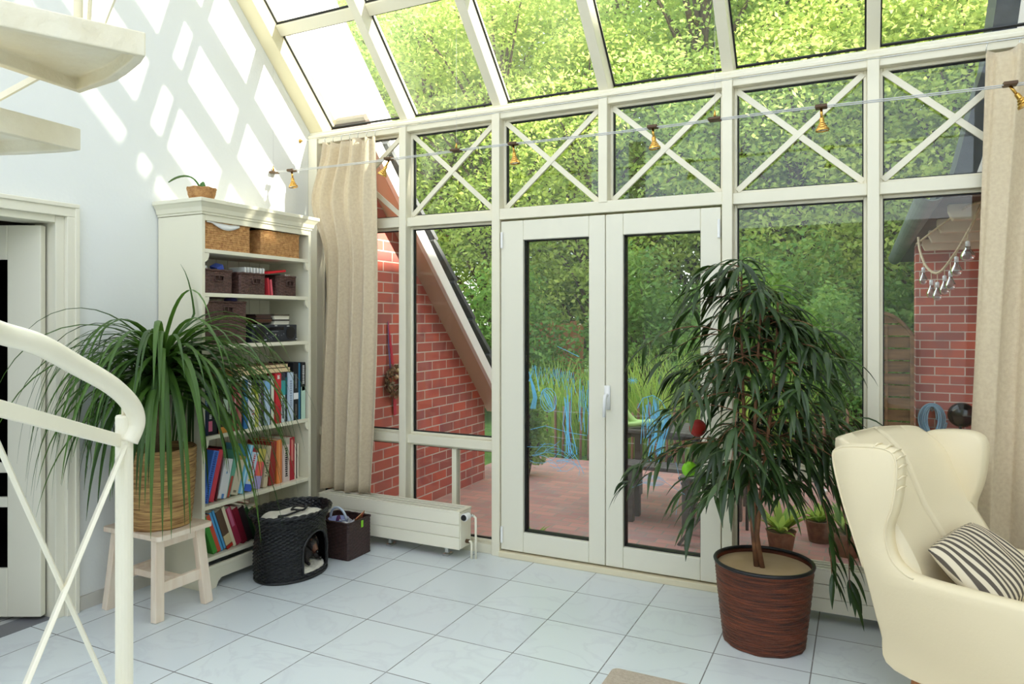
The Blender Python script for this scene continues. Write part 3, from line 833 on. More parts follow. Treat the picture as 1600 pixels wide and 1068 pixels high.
# ------------------------------------------------------------------ books
def book(label, y, th, h, d, colour, xf=-0.245, z=0.0, lean=0.0, pages=(238, 230, 212), marks=None, name='book', group=None, text=None, bands=None):
    """spine faces +X; leans about the bottom edge at (y, z)"""
    c = 0.0022
    R_ = Matrix.Rotation(-lean, 4, 'X')
    off = 0.0
    T = Matrix.Translation((xf, y, z)) @ R_
    cov = MB()
    cov.box((-d, 0, 0), (-.003, c, h)); cov.box((-d, th - c, 0), (-.003, th, h)); cov.box((-.003, 0, 0), (0, th, h))
    cov.v = [T @ p for p in cov.v]
    zmin = min(p.z for p in cov.v)
    sh = Matrix.Translation((0, 0, z - zmin + 0.0004))
    cov.v = [sh @ p for p in cov.v]; T = sh @ T
    o = cov.build(name, C(colour, .45), bevel=0.0012)
    tag(o, label, 'book', group)
    p = MB().box((-d + .004, c + .0002, .003), (-.0045, th - c - .0002, h - .003)); p.v = [T @ q for q in p.v]
    p.build('page_block', C(pages, .85), o)
    for (z0, z1, w, cc) in (bands or []):
        m_ = MB().box((-.004, th * (0.5 - w / 2), h * z0), (.0006, th * (0.5 + w / 2), h * z1)); m_.v = [T @ q for q in m_.v]
        m_.build('spine_band', C(cc, .45), o)
    for (z0, z1, w, cc) in (marks or []):
        m_ = MB(); n = max(2, int((z1 - z0) * h / max(th * w, .008))); zz = z0 * h
        rr_ = random.Random(int(y * 1e4))
        while zz < z1 * h - .004:
            L = min(rr_.uniform(.3, .6) * th * w + .003, z1 * h - zz)
            k = rr_.uniform(.7, 1.0)
            m_.box((-.004, th * (.5 - w / 2 * k), zz), (.001, th * (.5 + w / 2 * k), zz + L * .7)); zz += L
        m_.v = [T @ q for q in m_.v]
        m_.build('spine_title', C(cc, .5), o)
    if text:
        s, zc, size, cc = text
        # reads upward along the spine
        M_ = T @ Matrix.Translation((.0009, th / 2, h * zc)) @ Matrix(((0, 0, 1, 0), (0, -1, 0, 0), (1, 0, 0, 0), (0, 0, 0, 1))).to_4x4()
        M_ = T @ Matrix.Translation((.0006, th / 2, h * zc)) @ Matrix(((0, 0, 1), (0, 0, 0), (0, 0, 0))).to_4x4() if False else T @ Matrix.Translation((.0006, th / 2, h * zc)) @ Matrix(((0, 0, 1, 0), (0, -1, 0, 0), (1, 0, 0, 0), (0, 0, 0, 1)))
        # columns: local x -> up (z), local y -> -y (left), local z -> +x (out)
        tm = text_mesh(s, size, .0004, M_)
        tm.build('spine_title', C(cc, .5), o)
    return o
g1, g2, g3 = 'upright books on the fourth shelf', 'leaning books on the fifth shelf', 'books on the bottom shelf'
W_ = (240, 240, 236)
z = SH[2]
row1 = [  # y0, y1, top, colour, label, extras
 (-1.276, -1.246, 1.160, (22, 42, 74), 'navy blue book at the left end of the fourth shelf', dict(marks=[(.45, .65, .5, (150, 190, 220))])),
 (-1.243, -1.214, 1.10, (34, 26, 40), 'black book with a pink patch on its spine, fourth shelf', dict(bands=[(.08, .3, .9, (222, 110, 140))], marks=[(.35, .45, .6, W_)])),
 (-1.212, -1.176, 1.11, (24, 30, 40), 'black book with small white lettering behind the palm leaves', dict(marks=[(.3, .7, .3, (200, 206, 214))])),
 (-1.172, -1.140, 1.09, (48, 44, 46), 'charcoal book with an orange base on its spine', dict(bands=[(0, .14, 1, (236, 160, 70))])),
 (-1.137, -1.108, 1.105, (70, 140, 146), 'teal book with an orange foot on its spine', dict(bands=[(0, .12, 1, (226, 158, 70)), (.5, 1, 1, (200, 220, 200))])),
 (-1.105, -1.082, 1.112, (206, 214, 190), 'pale green book with dark lettering next to the dark red book', dict(marks=[(.2, .9, .5, (70, 84, 70))], bands=[(0, .13, 1, (30, 30, 34))])),
 (-1.079, -1.030, 1.117, (148, 62, 66), 'thick dark red book on the fourth shelf', dict(marks=[(.45, .8, .25, (224, 190, 186))])),
 (-1.028, -1.003, 1.118, (176, 110, 100), 'dusty rose book beside the thick dark red one', dict()),
 (-1.001, -0.990, 1.126, (20, 30, 50), 'thin navy book between the rose book and the bright blue book', dict()),
 (-0.988, -0.957, 1.129, (40, 110, 170), 'bright blue book with large pale blue lettering', dict(text=('BIONIC', .55, .030, (150, 214, 244)))),
 (-0.955, -0.927, 1.126, (222, 228, 236), 'plain white book beside the bright blue book', dict()),
 (-0.925, -0.896, 1.075, (232, 234, 228), 'white book with two red marks and an olive top', dict(bands=[(.84, 1, 1, (150, 160, 60)), (.33, .36, .6, (190, 50, 50)), (.42, .44, .6, (190, 50, 50))])),
 (-0.894, -0.873, 1.089, (196, 200, 100), 'yellow green book on the fourth shelf', dict(bands=[(.8, 1, 1, (150, 170, 50))])),
 (-0.870, -0.850, 1.083, (206, 200, 214), 'slim white book with violet lettering', dict(marks=[(.1, .9, .4, (110, 70, 120))])),
 (-0.848, -0.823, 1.099, (40, 30, 62), 'dark purple book on the fourth shelf', dict(marks=[(.2, .8, .3, (140, 100, 130))])),
 (-0.821, -0.779, 1.111, (186, 206, 226), 'thick light blue book, the broadest pale spine on the fourth shelf', dict(bands=[(.8, 1, 1, (130, 180, 220))])),
 (-0.777, -0.766, 1.123, (26, 24, 28), 'thin black book between the light blue and the ivory book', dict()),
 (-0.764, -0.738, 1.136, (220, 224, 204), 'ivory book with a green edge, left of the red book', dict(bands=[(.97, 1, 1, (120, 160, 110))])),
 (-0.731, -0.684, 1.152, (206, 44, 52), 'thick bright red book on the fourth shelf', dict(bands=[(.88, .96, .4, (240, 220, 214)), (0, .35, 1, (186, 30, 44))])),
 (-0.681, -0.645, 1.149, (200, 216, 220), 'white book with a teal top and grey lettering', dict(bands=[(.55, .85, 1, (60, 160, 160)), (.85, 1, 1, (60, 60, 76))], marks=[(.08, .52, .6, (70, 84, 100))])),
 (-0.643, -0.624, 1.152, (16, 20, 30), 'black book to the right of the teal topped book', dict(bands=[(.55, .9, 1, (20, 90, 96))])),
 (-0.621, -0.576, 1.149, (196, 212, 230), 'thick pale blue book left of the black book with a white sticker', dict(marks=[(.3, .85, .5, (150, 164, 186))])),
 (-0.572, -0.525, 1.211, (24, 26, 30), 'tall black book with a white square sticker', dict(bands=[(.36, .47, .9, (240, 240, 240))], marks=[(.55, .8, .3, (150, 150, 150)), (.08, .28, .25, (130, 120, 110))])),
 (-0.522, -0.505, 1.204, (50, 120, 156), 'tall slim blue book second from the right on the fourth shelf', dict()),
 (-0.503, -0.466, 1.207, (28, 30, 34), 'tall dark book with a pale green lower half at the right end', dict(bands=[(0, .57, 1, (190, 220, 200)), (.5, .57, .8, (226, 230, 190))], marks=[(.62, .96, .5, (200, 200, 196))])),
]
for i, (a, b, top, c, l, kw) in enumerate(row1):
    book(l, a, b - a, top - z, 0.19 + 0.02 * ((i * 7) % 3), c, xf=-0.236 - 0.004 * (i % 3), z=z, group=g1, **kw)
# books lying on top
def flat(label, y0, y1, zb, th, colour, d=0.20, xf=-0.25, pages=(240, 216, 170), tilt=0.0):
    c = .002
    T = Matrix.Translation((xf, y0, zb)) @ Matrix.Rotation(tilt, 4, 'X')
    L = y1 - y0
    mb = MB(); mb.box((-d, 0, 0), (0, L, c)); mb.box((-d, 0, th - c), (0, L, th)); mb.box((-d, 0, c), (-d + .003, L, th - c))
    mb.v = [T @ p for p in mb.v]
    o = mb.build('book', C(colour), bevel=.001); tag(o, label, 'book', 'books lying on the upright books')
    p = MB().box((-d + .004, .003, c + .0001), (-.004, L - .003, th - c - .0001)); p.v = [T @ q for q in p.v]
    p.build('page_block', C(pages, .85), o)
flat('cream paged book lying flat right on top of the red and pale blue books', -1.01, -0.585, 1.1535, .030, (90, 60, 44), tilt=0.0)
flat('cream paged book lying topmost across the upright books', -1.05, -0.60, 1.184, .022, (110, 70, 50), xf=-0.255)
flat('white booklet lying flat below the cream paged books', -1.12, -0.95, 1.1300, .0225, (226, 226, 222), pages=(236, 236, 232), xf=-0.24)
flat('brown covered book lying flat at the left end of the stack', -1.13, -1.055, 1.153, .034, (122, 84, 52), pages=(150, 108, 66))

def bpoly(y, th, h, lean):
    c, s_ = math.cos(-lean), math.sin(-lean)
    q = [(0, 0), (th, 0), (th, h), (0, h)]; q = [(a * c - b * s_, a * s_ + b * c) for a, b in q]
    m_ = min(b for a, b in q); return [(y + a, b - m_) for a, b in q]
def clash(P_, Q_):
    for A in (P_, Q_):
        for i in range(4):
            ex, ey = A[(i + 1) % 4][0] - A[i][0], A[(i + 1) % 4][1] - A[i][1]
            p_ = [(-ey * a + ex * b) for a, b in P_]; q_ = [(-ey * a + ex * b) for a, b in Q_]
            if max(p_) <= min(q_) + 1e-7 or max(q_) <= min(p_) + 1e-7: return False
    return True
def settle(rows, from_right):
    out = {}; placed = []
    for i in (reversed(range(len(rows))) if from_right else range(len(rows))):
        y, th, h, le = rows[i][:4]; st = -.0006 if from_right else .0006
        while any(clash(bpoly(y, th + .0008, h, le), Q_) for Q_ in placed): y += st
        placed.append(bpoly(y, th + .0008, h, le)); out[i] = y
    return [out[i] for i in range(len(rows))]
z = SH[1]
row2 = [  # y at bottom left, thickness, height, lean (to the right), colour, label, extras
 (-1.222, .038, .292, 0.27, (70, 120, 210), 'blue spiral bound book leaning on the fifth shelf', dict(marks=[(.02, .98, .5, (40, 70, 150))], pages=(230, 232, 236))),
 (-1.182, .032, .292, 0.25, (206, 60, 76), 'red book leaning beside the blue spiral bound book', {}),
 (-1.146, .010, .300, 0.20, (92, 26, 34), 'maroon book standing behind the white one', {}),
 (-1.133, .058, .225, 0.24, (214, 216, 218), 'broad white book with a blue corner leaning on the fifth shelf', dict(bands=[(0, .12, .3, (80, 130, 190)), (.62, .68, .12, (90, 140, 190))])),
 (-1.066, .030, .270, 0.28, (96, 164, 140), 'sea green book leaning on the fifth shelf', dict(bands=[(.0, .45, .6, (170, 70, 54))])),
 (-1.030, .055, .225, 0.30, (206, 196, 172), 'beige book leaning right of the sea green book', dict(bands=[(.9, 1, 1, (170, 140, 80)), (.06, .12, .4, (120, 110, 90))])),
 (-0.968, .034, .285, 0.31, (112, 186, 222), 'light blue book leaning in the middle of the fifth shelf', dict(bands=[(0, 1, .3, (190, 224, 240))])),
 (-0.928, .054, .230, 0.28, (198, 216, 232), 'white and blue children book with red lettering, leaning', dict(bands=[(0, .18, 1, (60, 100, 200))], marks=[(.5, .95, .3, (190, 70, 80)), (.25, .45, .6, (230, 210, 110))])),
 (-0.866, .060, .238, 0.23, (226, 90, 100), 'pink book with yellow top and lilac foot on its spine', dict(bands=[(.68, 1, 1, (206, 190, 96)), (0, .32, 1, (170, 160, 208)), (.32, .68, .4, (230, 120, 80))])),
 (-0.792, .034, .250, 0.15, (206, 190, 160), 'tan book with big black lettering leaning on the orange book', dict(text=('TAHERI', .45, .032, (26, 24, 24)))),
 (-0.748, .046, .268, 0.09, (150, 44, 40), 'brick red book standing behind the tan lettered book', {}),
 (-0.690, .046, .272, 0.0, (224, 130, 64), 'orange book standing upright on the fifth shelf', dict(bands=[(0, 1, .3, (236, 160, 96))])),
 (-0.640, .058, .275, 0.0, (220, 200, 194), 'pale pink book with black lettering right of the orange book', dict(marks=[(.12, .8, .4, (40, 34, 36))], bands=[(.85, 1, 1, (180, 176, 160))])),
 (-0.578, .044, .272, 0.0, (172, 36, 50), 'crimson book standing near the right end of the fifth shelf', dict(bands=[(.45, .95, .4, (216, 130, 120))])),
 (-0.530, .036, .225, 0.0, (236, 226, 208), 'short cream book with a black edge at the right end', dict(bands=[(0, 1, .25, (30, 26, 26))])),
]
ys_ = settle(row2, True); print('row2', [round(v, 3) for v in ys_])
for i, (y, th, h, le, c, l, kw) in enumerate(row2):
    y = ys_[i]
    book(l, y, th, h, 0.20, c, xf=-0.262 - .003 * (i % 3), z=z, lean=le, group=g2, **kw)
z = SH[0]
row3 = [  # lean to the left
 (-1.198, .030, .225, -0.36, (72, 150, 60), 'green book leaning at the left end of the bottom shelf', {}),
 (-1.165, .026, .235, -0.36, (206, 84, 60), 'orange red book leaning beside the green one on the bottom shelf', {}),
 (-1.136, .034, .250, -0.36, (90, 164, 214), 'sky blue book leaning on the bottom shelf', dict(bands=[(0, 1, .2, (20, 90, 130))])),
 (-1.098, .044, .245, -0.36, (96, 74, 58), 'brown patterned book leaning on the bottom shelf', dict(bands=[(.1, .35, 1, (214, 196, 150)), (0, .08, 1, (186, 44, 30))])),
 (-1.050, .022, .260, -0.36, (226, 216, 184), 'cream book leaning on the bottom shelf', {}),
 (-1.024, .040, .242, -0.36, (164, 50, 74), 'raspberry book leaning on the bottom shelf', dict(bands=[(.5, 1, .5, (200, 110, 140))])),
 (-0.980, .036, .232, -0.36, (118, 22, 40), 'wine red book leaning on the bottom shelf', {}),
 (-0.940, .044, .225, -0.36, (46, 34, 36), 'very dark brown book leaning on the bottom shelf', {}),
 (-0.892, .026, .215, -0.36, (38, 72, 44), 'bottle green book leaning on the bottom shelf', {}),
 (-0.862, .030, .205, -0.36, (92, 116, 60), 'olive green book leaning beside the black wicker basket', {}),
 (-0.828, .036, .212, -0.36, (196, 170, 130), 'tan book partly hidden behind the black wicker basket', {}),
]
ys_ = settle(row3, False); print('row3', [round(v, 3) for v in ys_])
for i, (y, th, h, le, c, l, kw) in enumerate(row3):
    y = ys_[i]
    book(l, y, th, h, 0.19, c, xf=-0.25 - .003 * (i % 3), z=z, lean=le, group=g3, **kw)
def laid(label, c, size, rx, colour, pages=(236, 226, 200)):
    R_ = Matrix.Rotation(rx, 3, 'X')
    def ob(dx, dy, dz, sx, sy, sz): return (Vector(c) + R_ @ Vector((dx, dy, dz)), R_ @ Vector((sx / 2, 0, 0)), R_ @ Vector((0, sy / 2, 0)), R_ @ Vector((0, 0, sz / 2)))
    sx, sy, sz = size; mb = MB()
    mb.obox(*ob(0, 0, sz / 2 - .001, sx, sy, .002)); mb.obox(*ob(0, 0, -sz / 2 + .001, sx, sy, .002)); mb.obox(*ob(-sx / 2 + .0015, 0, 0, .003, sy, sz - .004))
    o = mb.build('book', C(colour)); tag(o, label, 'book', g3)
    MB().obox(*ob(.001, 0, 0, sx - .006, sy - .006, sz - .0044)).build('page_block', C(pages, .85), o)
laid('thin white book lying across the leaning books of the bottom shelf', (-0.365, -1.035, 0.418), (0.19, 0.20, 0.010), -0.36, (230, 226, 216))
laid('red covered book lying on the white one on the bottom shelf', (-0.365, -0.985, 0.4218), (0.19, 0.15, 0.016), -0.36, (190, 40, 48))
# ================================================================== PET BASKET, DOG, TOY BASKET
KX, KY = -0.006, -0.845
KA, KB = 0.182, 0.235          # semi axes in x and y
kn = thing('pet_basket', 'black wicker two storey pet basket with arched opening beside the bookcase', 'pet basket', (KX, KY, 0))
def kprof(t):
    pts = [(0, .96), (.15, 1.0), (.4, 1.0), (.6, .97), (.75, .92), (.82, .94), (.9, 1.02), (1, 1.08)]
    for (a, ra), (b, rb) in zip(pts, pts[1:]):
        if t <= b: return ra + (rb - ra) * (t - a) / (b - a)
    return pts[-1][1]
KH = 0.375
mb = MB(); o = 0; m = 180; nr = 38
ANG = math.radians(6)
def kopen(th, z):
    d = (th - ANG + PI) % (2 * PI) - PI
    s = d * 0.2 if abs(d) < 1.4 else 9
    if z < .035 or z > .262: return False
    if z < .155: return abs(s) < .098
    return (s / .098) ** 2 + ((z - .155) / .107) ** 2 < 1
for j in range(2 * nr + 1):
    t = j / (2 * nr); z = KH * t; r_ = j // 2; pr_ = kprof(t)
    for k in range(m):
        th = 2 * PI * k / m
        w = 0.0075 * ((1.0 if j % 2 else 0.1) * (.5 + .5 * math.cos(PI * (k // 3) + PI * r_) * math.sin(PI * ((k % 3) + .5) / 3)))
        mb.v.append(Vector((KX + (KA * pr_ + w) * math.cos(th), KY + (KB * pr_ + w) * math.sin(th), z)))
for j in range(2 * nr):
    for k in range(m):
        if kopen(2 * PI * (k + .5) / m, KH * (j + .5) / (2 * nr)): continue
        k2 = (k + 1) % m
        mb.f.append((j * m + k, j * m + k2, (j + 1) * m + k2, (j + 1) * m + k))
ob = mb.build('woven_body', X['wicker_black'], kn)
md = ob.modifiers.new('solidify', 'SOLIDIFY'); md.thickness = .008; md.offset = -1
def kpt(th, z, e=0.0):
    pr_ = kprof(z / KH); return Vector((KX + (KA * pr_ + e) * math.cos(th), KY + (KB * pr_ + e) * math.sin(th), z))
arch = [kpt(ANG - .5, .036, .003)]
for i in range(5): arch.append(kpt(ANG - .5, .036 + (.155 - .036) * (i + 1) / 5, .003))
for i in range(1, 16):
    a = PI * i / 15; arch.append(kpt(ANG - .5 * math.cos(a), .155 + .108 * math.sin(a), .004))
for i in range(5): arch.append(kpt(ANG + .5, .155 - (.155 - .036) * (i + 1) / 5, .003))
MB().tube(arch, .0075, 8).build('opening_rim', X['wicker_black'], ob, smooth=True)
for s in (0, 1):
    MB().tube([kpt(2 * PI * k / 120, KH - .004 + .006 * math.sin(k * .8 + s * PI), .004 + .004 * math.cos(k * .8 + s * PI)) for k in range(120)], .0085, 7, closed=True).build('braided_rim', X['wicker_black'], kn, smooth=True)
MB().tube([kpt(2 * PI * k / 90, .008, .003) for k in range(90)], .008, 6, closed=True).build('base_band', X['wicker_black'], kn, smooth=True)
MB().lathe([(.001, .285), (.905, .285), (.905, .295), (.001, .295)], (KX, KY, 0), 48, KA * .98, KB * .98).build('upper_floor', X['wicker_black'], kn)
MB().lathe([(.001, .004), (.93, .004), (.93, .014), (.001, .014)], (KX, KY, 0), 48, KA, KB).build('lower_floor', X['wicker_black'], kn)
def cushion(u, v, rx_, ry_, z0, h, seed):
    a = 2 * PI * u; 
    if v < .25: r, z = v / .25, 0
    elif v < .5: r, z = 1.0 + .03 * math.sin((v - .25) / .25 * PI), (v - .25) / .25 * h * .7
    else:
        r = 1 - (v - .5) / .5; z = h * .7 + h * .35 * (1 - r) ** .5 + .006 * math.sin(9 * r + a * 5 + seed) * r
    return (KX + rx_ * r * math.cos(a) * (1 + .03 * math.sin(a * 7 + seed)), KY + ry_ * r * math.sin(a) * (1 + .03 * math.sin(a * 5)), z0 + z + .004 * math.sin(a * 6 + seed) * r)
simple('cushion', 'white fleece cushion in the top tray of the black pet basket', 'cushion', MB().grid(lambda u, v: cushion(u, v, KA * .86, KB * .86, .2975, .052, 1.0), 48, 20, closed_u=True), X['fleece'], smooth=True)
simple('cushion', 'white fleece cushion inside the lower opening of the pet basket', 'cushion', MB().grid(lambda u, v: cushion(u, v, KA * .90, KB * .88, .0150, .040, 2.4), 48, 20, closed_u=True), X['fleece'], smooth=True)
# leash coiled on the upper cushion
zt = .362
pts = [(KX + .02 + .04 * math.cos(t * .35), KY + .045 + .05 * math.sin(t * .35), zt + .006 + .004 * math.sin(t)) for t in range(19)]
mb = MB().tube(pts, .006, 7)
mb.tube([(KX + .055, KY + .02, zt + .004), (KX + .05, KY - .06, zt), (KX + .045, KY - .10, zt - .001), (KX + .02, KY - .125, zt - .001), (KX + .035, KY - .142, zt - .002), (KX + .062, KY - .13, zt - .004)], .0065, 7)
mb.tube([(KX + .02, KY + .09, zt + .005), (KX + .03, KY + .135, zt + .005)], .007, 7)
simple('dog_leash', 'black dog leash coiled in a loop on the white cushion', 'leash', mb, X['black'], smooth=True)
# dachshund, lying with its head in the opening
dg = thing('dog', 'small black and tan dog looking out of the pet basket opening', 'dog', (KX, KY, .06))
bm = bmesh.new()
body = [((-.085, .07, .105), .050), ((-.03, .055, .112), .058), ((.03, .03, .112), .056), ((.065, .005, .120), .046), ((.085, -.012, .148), .034), ((.100, -.022, .180), .041), ((.120, -.026, .172), .036), ((.141, -.031, .150), .025), ((.156, -.034, .132), .020)]
vs = [bm.verts.new(p) for p, r in body]
for a, b in zip(vs, vs[1:]): bm.edges.new((a, b))
extra = {3: [((.09, -.04, .080), .018), ((.115, -.055, .062), .011), ((.140, -.060, .058), .010)], 2: [((.07, .055, .080), .020), ((.10, .06, .062), .011), ((.125, .058, .058), .010)],
         0: [((-.06, -.01, .082), .03), ((-.01, -.045, .072), .018), ((.02, -.05, .069), .014)]}
rads = [r for p, r in body]
for k, ch in extra.items():
    prev = vs[k]
    for p, r in ch:
        v = bm.verts.new(p); rads.append(r); bm.edges.new((prev, v)); prev = v
prev = vs[0]
for p, r in [((-.13, .06, .10), .014), ((-.145, .0, .085), .009), ((-.13, -.05, .08), .006)]:
    v = bm.verts.new(p); rads.append(r); bm.edges.new((prev, v)); prev = v
me = bpy.data.meshes.new('body'); bm.to_mesh(me); bm.free()
ob = bpy.data.objects.new('body', me); col.objects.link(ob)
md = ob.modifiers.new('skin', 'SKIN'); md.use_smooth_shade = True
for i, r in enumerate(rads):
    me.skin_vertices[0].data[i].radius = (r, r); me.skin_vertices[0].data[i].use_root = (i == 0)
md = ob.modifiers.new('subdivision', 'SUBSURF'); md.levels = 2; md.render_levels = 2
dgr = bpy.context.evaluated_depsgraph_get()
me2 = bpy.data.meshes.new_from_object(ob.evaluated_get(dgr))
bpy.data.objects.remove(ob)
mb = MB().add([Vector((KX + .010, KY + .05, .012)) + v.co for v in me2.vertices], [tuple(p.vertices) for p in me2.polygons])
mb.build('body', X['dogcoat'], dg, smooth=True)
HO = Vector((KX + .010, KY + .05, .012))
for s in (-1, 1):   # drooping ears
    c0 = HO + Vector((.095, -.022 + s * .037, .203)); 
    MB().grid(lambda u, v: tuple(c0 + Vector(((u - .5) * (.022 + .026 * math.sin(v * PI * .8)), s * (.010 + .012 * math.sin(v * 2.4)), -.072 * v))), 6, 8).build('ear', X['dogcoat'], dg, smooth=True, solid=.004)
    e = HO + Vector((.139, -.028 + s * .020, .188))
    lab(MB().lathe([(.001, -.005), (.004, -.003), (.005, 0), (.004, .003), (.001, .005)], tuple(e), 10).build('eye', X['nose'], dg, smooth=True), 'dark brown eye')
    MB().lathe([(.001, -.004), (.004, -.002), (.004, .002), (.001, .004)], tuple(e + Vector((.000, s * .001, .011))), 10).build('brow_spot', X['dogtan'], dg, smooth=True)
MB().grid(lambda u, v: tuple(HO + Vector((.141 + .022 * v, -.0305 - .004 * v, .1535 - .023 * v)) + Vector((.6 * math.cos(2 * PI * u), .8 * math.sin(2 * PI * u), .75 * math.cos(2 * PI * u))) * (.0262 - .0062 * v)), 16, 6, closed_u=True).build('muzzle', X['dogtan'], dg, smooth=True)
MB().lathe([(.001, -.006), (.006, -.003), (.007, 0), (.005, .004), (.001, .006)], tuple(HO + Vector((.174, -.0375, .132))), 12).build('nose', X['nose'], dg, smooth=True)

woven_box('wicker_basket', 'square espresso brown wicker basket of odds and ends on the floor below the radiator', -0.095, 0.183, -0.552, -0.318, 0.001, 0.225, X['wicker_dark'], 0.015, 0.011, 0.003)
# contents
t = thing('plastic_tub', 'pale blue plastic tub with a raised bail handle in the espresso basket', 'tub', (0.03, -0.44, 0.12))
MB().lathe([(.045, .0), (.062, .10), (.066, .103), (.060, .10), (.044, .006), (.001, .006)], (0.03, -0.46, 0.125), 20).build('tub', C((150, 160, 206)), t, smooth=True)
MB().tube([(0.03 + .062 * math.cos(a), -0.46 - .01 * math.sin(a), .222 + .075 * math.sin(a)) for a in [PI * i / 14 for i in range(15)]], .008, 8).build('bail_handle', C((190, 202, 216)), t, smooth=True)
simple('toy_block', 'purple triangular block inside the plastic tub', 'block', MB().prism([(-.035, .132), (.035, .132), (0, .245)], -0.475, -0.445, 'xz'), C((92, 44, 92)))
bpy.context.scene.objects['toy_block'].location.x += 0.03
simple('strap', 'violet strap hanging over the left edge of the espresso basket', 'strap', MB().tube([(-0.02, -.50, .20), (-0.05, -.53, .236), (-0.06, -.565, .232), (-0.062, -.573, .20)], .010, 6), C((110, 104, 190)), smooth=True)
simple('magazine', 'colourful red and green leaflet sticking out of the espresso basket', 'leaflet', lean_box((0.135, -0.40, 0.205), (.004, .10, .12), (0.35, .5, .2)), mat('leaflet print', (210, 90, 90), .5, (120, 180, 90), 14))
simple('paper_bag', 'crumpled white paper bag in the espresso basket', 'bag', MB().grid(lambda u, v: (0.10 + (.055 + .012 * math.sin(u * 31) * v) * math.cos(2 * PI * u) * (1 - .35 * abs(v - .5)), -0.47 + .045 * math.sin(2 * PI * u) * (1 + .2 * math.sin(u * 19 + v * 5)), .13 + .095 * v + .01 * math.sin(u * 25)), 30, 6, closed_u=True), X['white'])
simple('tag', 'lime green tag on the right rim of the espresso basket', 'tag', box((0.1835, -0.43, .18), (0.1865, -0.41, .222)), X['lime'])

# ================================================================== RADIATORS
def radiator(label, x0, x1, y0, y1, z0, z1, valve):
    r = thing('radiator', label, 'radiator', ((x0 + x1) / 2, (y0 + y1) / 2, 0.0))
    mb = MB(); n = 3; h = (z1 - z0 - .01) / n
    for i in range(n): mb.box((x0, y0, z0 + i * h + .0012), (x1, y0 + .012, z0 + (i + 1) * h - .0012))
    mb.box((x0, y0 + .012, z0 + .006), (x1, y0 + .016, z1 - .012)); mb.box((x0, y1 - .012, z0), (x1, y1, z1 - .01))
    mb.build('panel', X['radiator'], r, bevel=.003)
    mb = MB(); mb.box((x0 - .004, y0 + .0125, z0 + .004), (x0 + .01, y1 - .0125, z1 - .012)); mb.box((x1 - .01, y0 + .0125, z0 + .004), (x1 + .004, y1 - .0125, z1 - .012))
    mb.build('end_panel', X['radiator'], r, bevel=.003)
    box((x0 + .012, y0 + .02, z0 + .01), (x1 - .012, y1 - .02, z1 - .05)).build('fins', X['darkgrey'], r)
    mb = MB(); w = y1 - y0
    for f in (0.0, .30, .62, 0.93): mb.box((x0 - .004, y0 + w * f, z1 - .0115), (x1 + .004, y0 + w * f + w * .10, z1))
    for xx in (x0 - .004, x1 - .03): mb.box((xx, y0 + .001, z1 - .0105), (xx + .034, y1 - .001, z1 - .0006))
    mb.build('grille', X['radiator'], r, bevel=.002)
    mb = MB()
    for xx in (x0 + .12, (x0 + x1) / 2, x1 - .12):
        mb.box((xx - .012, y0 + .05, 0.0), (xx + .012, y0 + .075, z0)); mb.box((xx - .02, y0 + .035, 0.0), (xx + .02, y0 + .10, .012))
    mb.build('foot', X['chrome'], r)
    if valve:
        zz = z1 - .035; yy = (y0 + y1) / 2
        MB().tube([(x1 + .004, yy, zz), (x1 + .03, yy, zz), (x1 + .062, yy, zz)], [.011, .011, .009], 12).build('valve', X['chrome'], r, smooth=False)
        mb = MB().tube([(x1 + .03, yy - .07, zz), (x1 + .03, yy - .065, zz), (x1 + .03, yy - .012, zz)], [.020, .024, .020], 16)
        th_ = lab(mb.build('thermostat_head', X['white'], r, smooth=False), 'white thermostat head with black cap')
        MB().tube([(x1 + .03, yy - .078, zz), (x1 + .03, yy - .0705, zz)], [.016, .019], 16).build('thermostat_cap', X['black'], th_)
        MB().tube([(x1 + .06, yy, zz), (x1 + .075, yy, zz - .012), (x1 + .076, yy, zz - .08), (x1 + .076, yy, .0)], .0075, 8).build('pipe', X['radiator'], r, smooth=True)
        MB().tube([(x1 + .004, yy, z0 + .04), (x1 + .045, yy, z0 + .04), (x1 + .052, yy - .01, z0 + .03), (x1 + .052, yy - .012, .0)], .0075, 8).build('pipe', X['radiator'], r, smooth=True)
        MB().tube([(x1 + .008, yy, z0 + .04), (x1 + .03, yy, z0 + .04)], .013, 8).build('return_valve', X['clip'], r)
    return r
radiator('low cream floor radiator with slatted top, between bookcase and glass doors', -0.33, 0.775, -0.225, -0.075, 0.062, 0.300, True)
radiator('low cream floor radiator behind the armchair and the tall potted ficus', 2.60, 4.30, -0.20, -0.08, 0.045, 0.262, False)

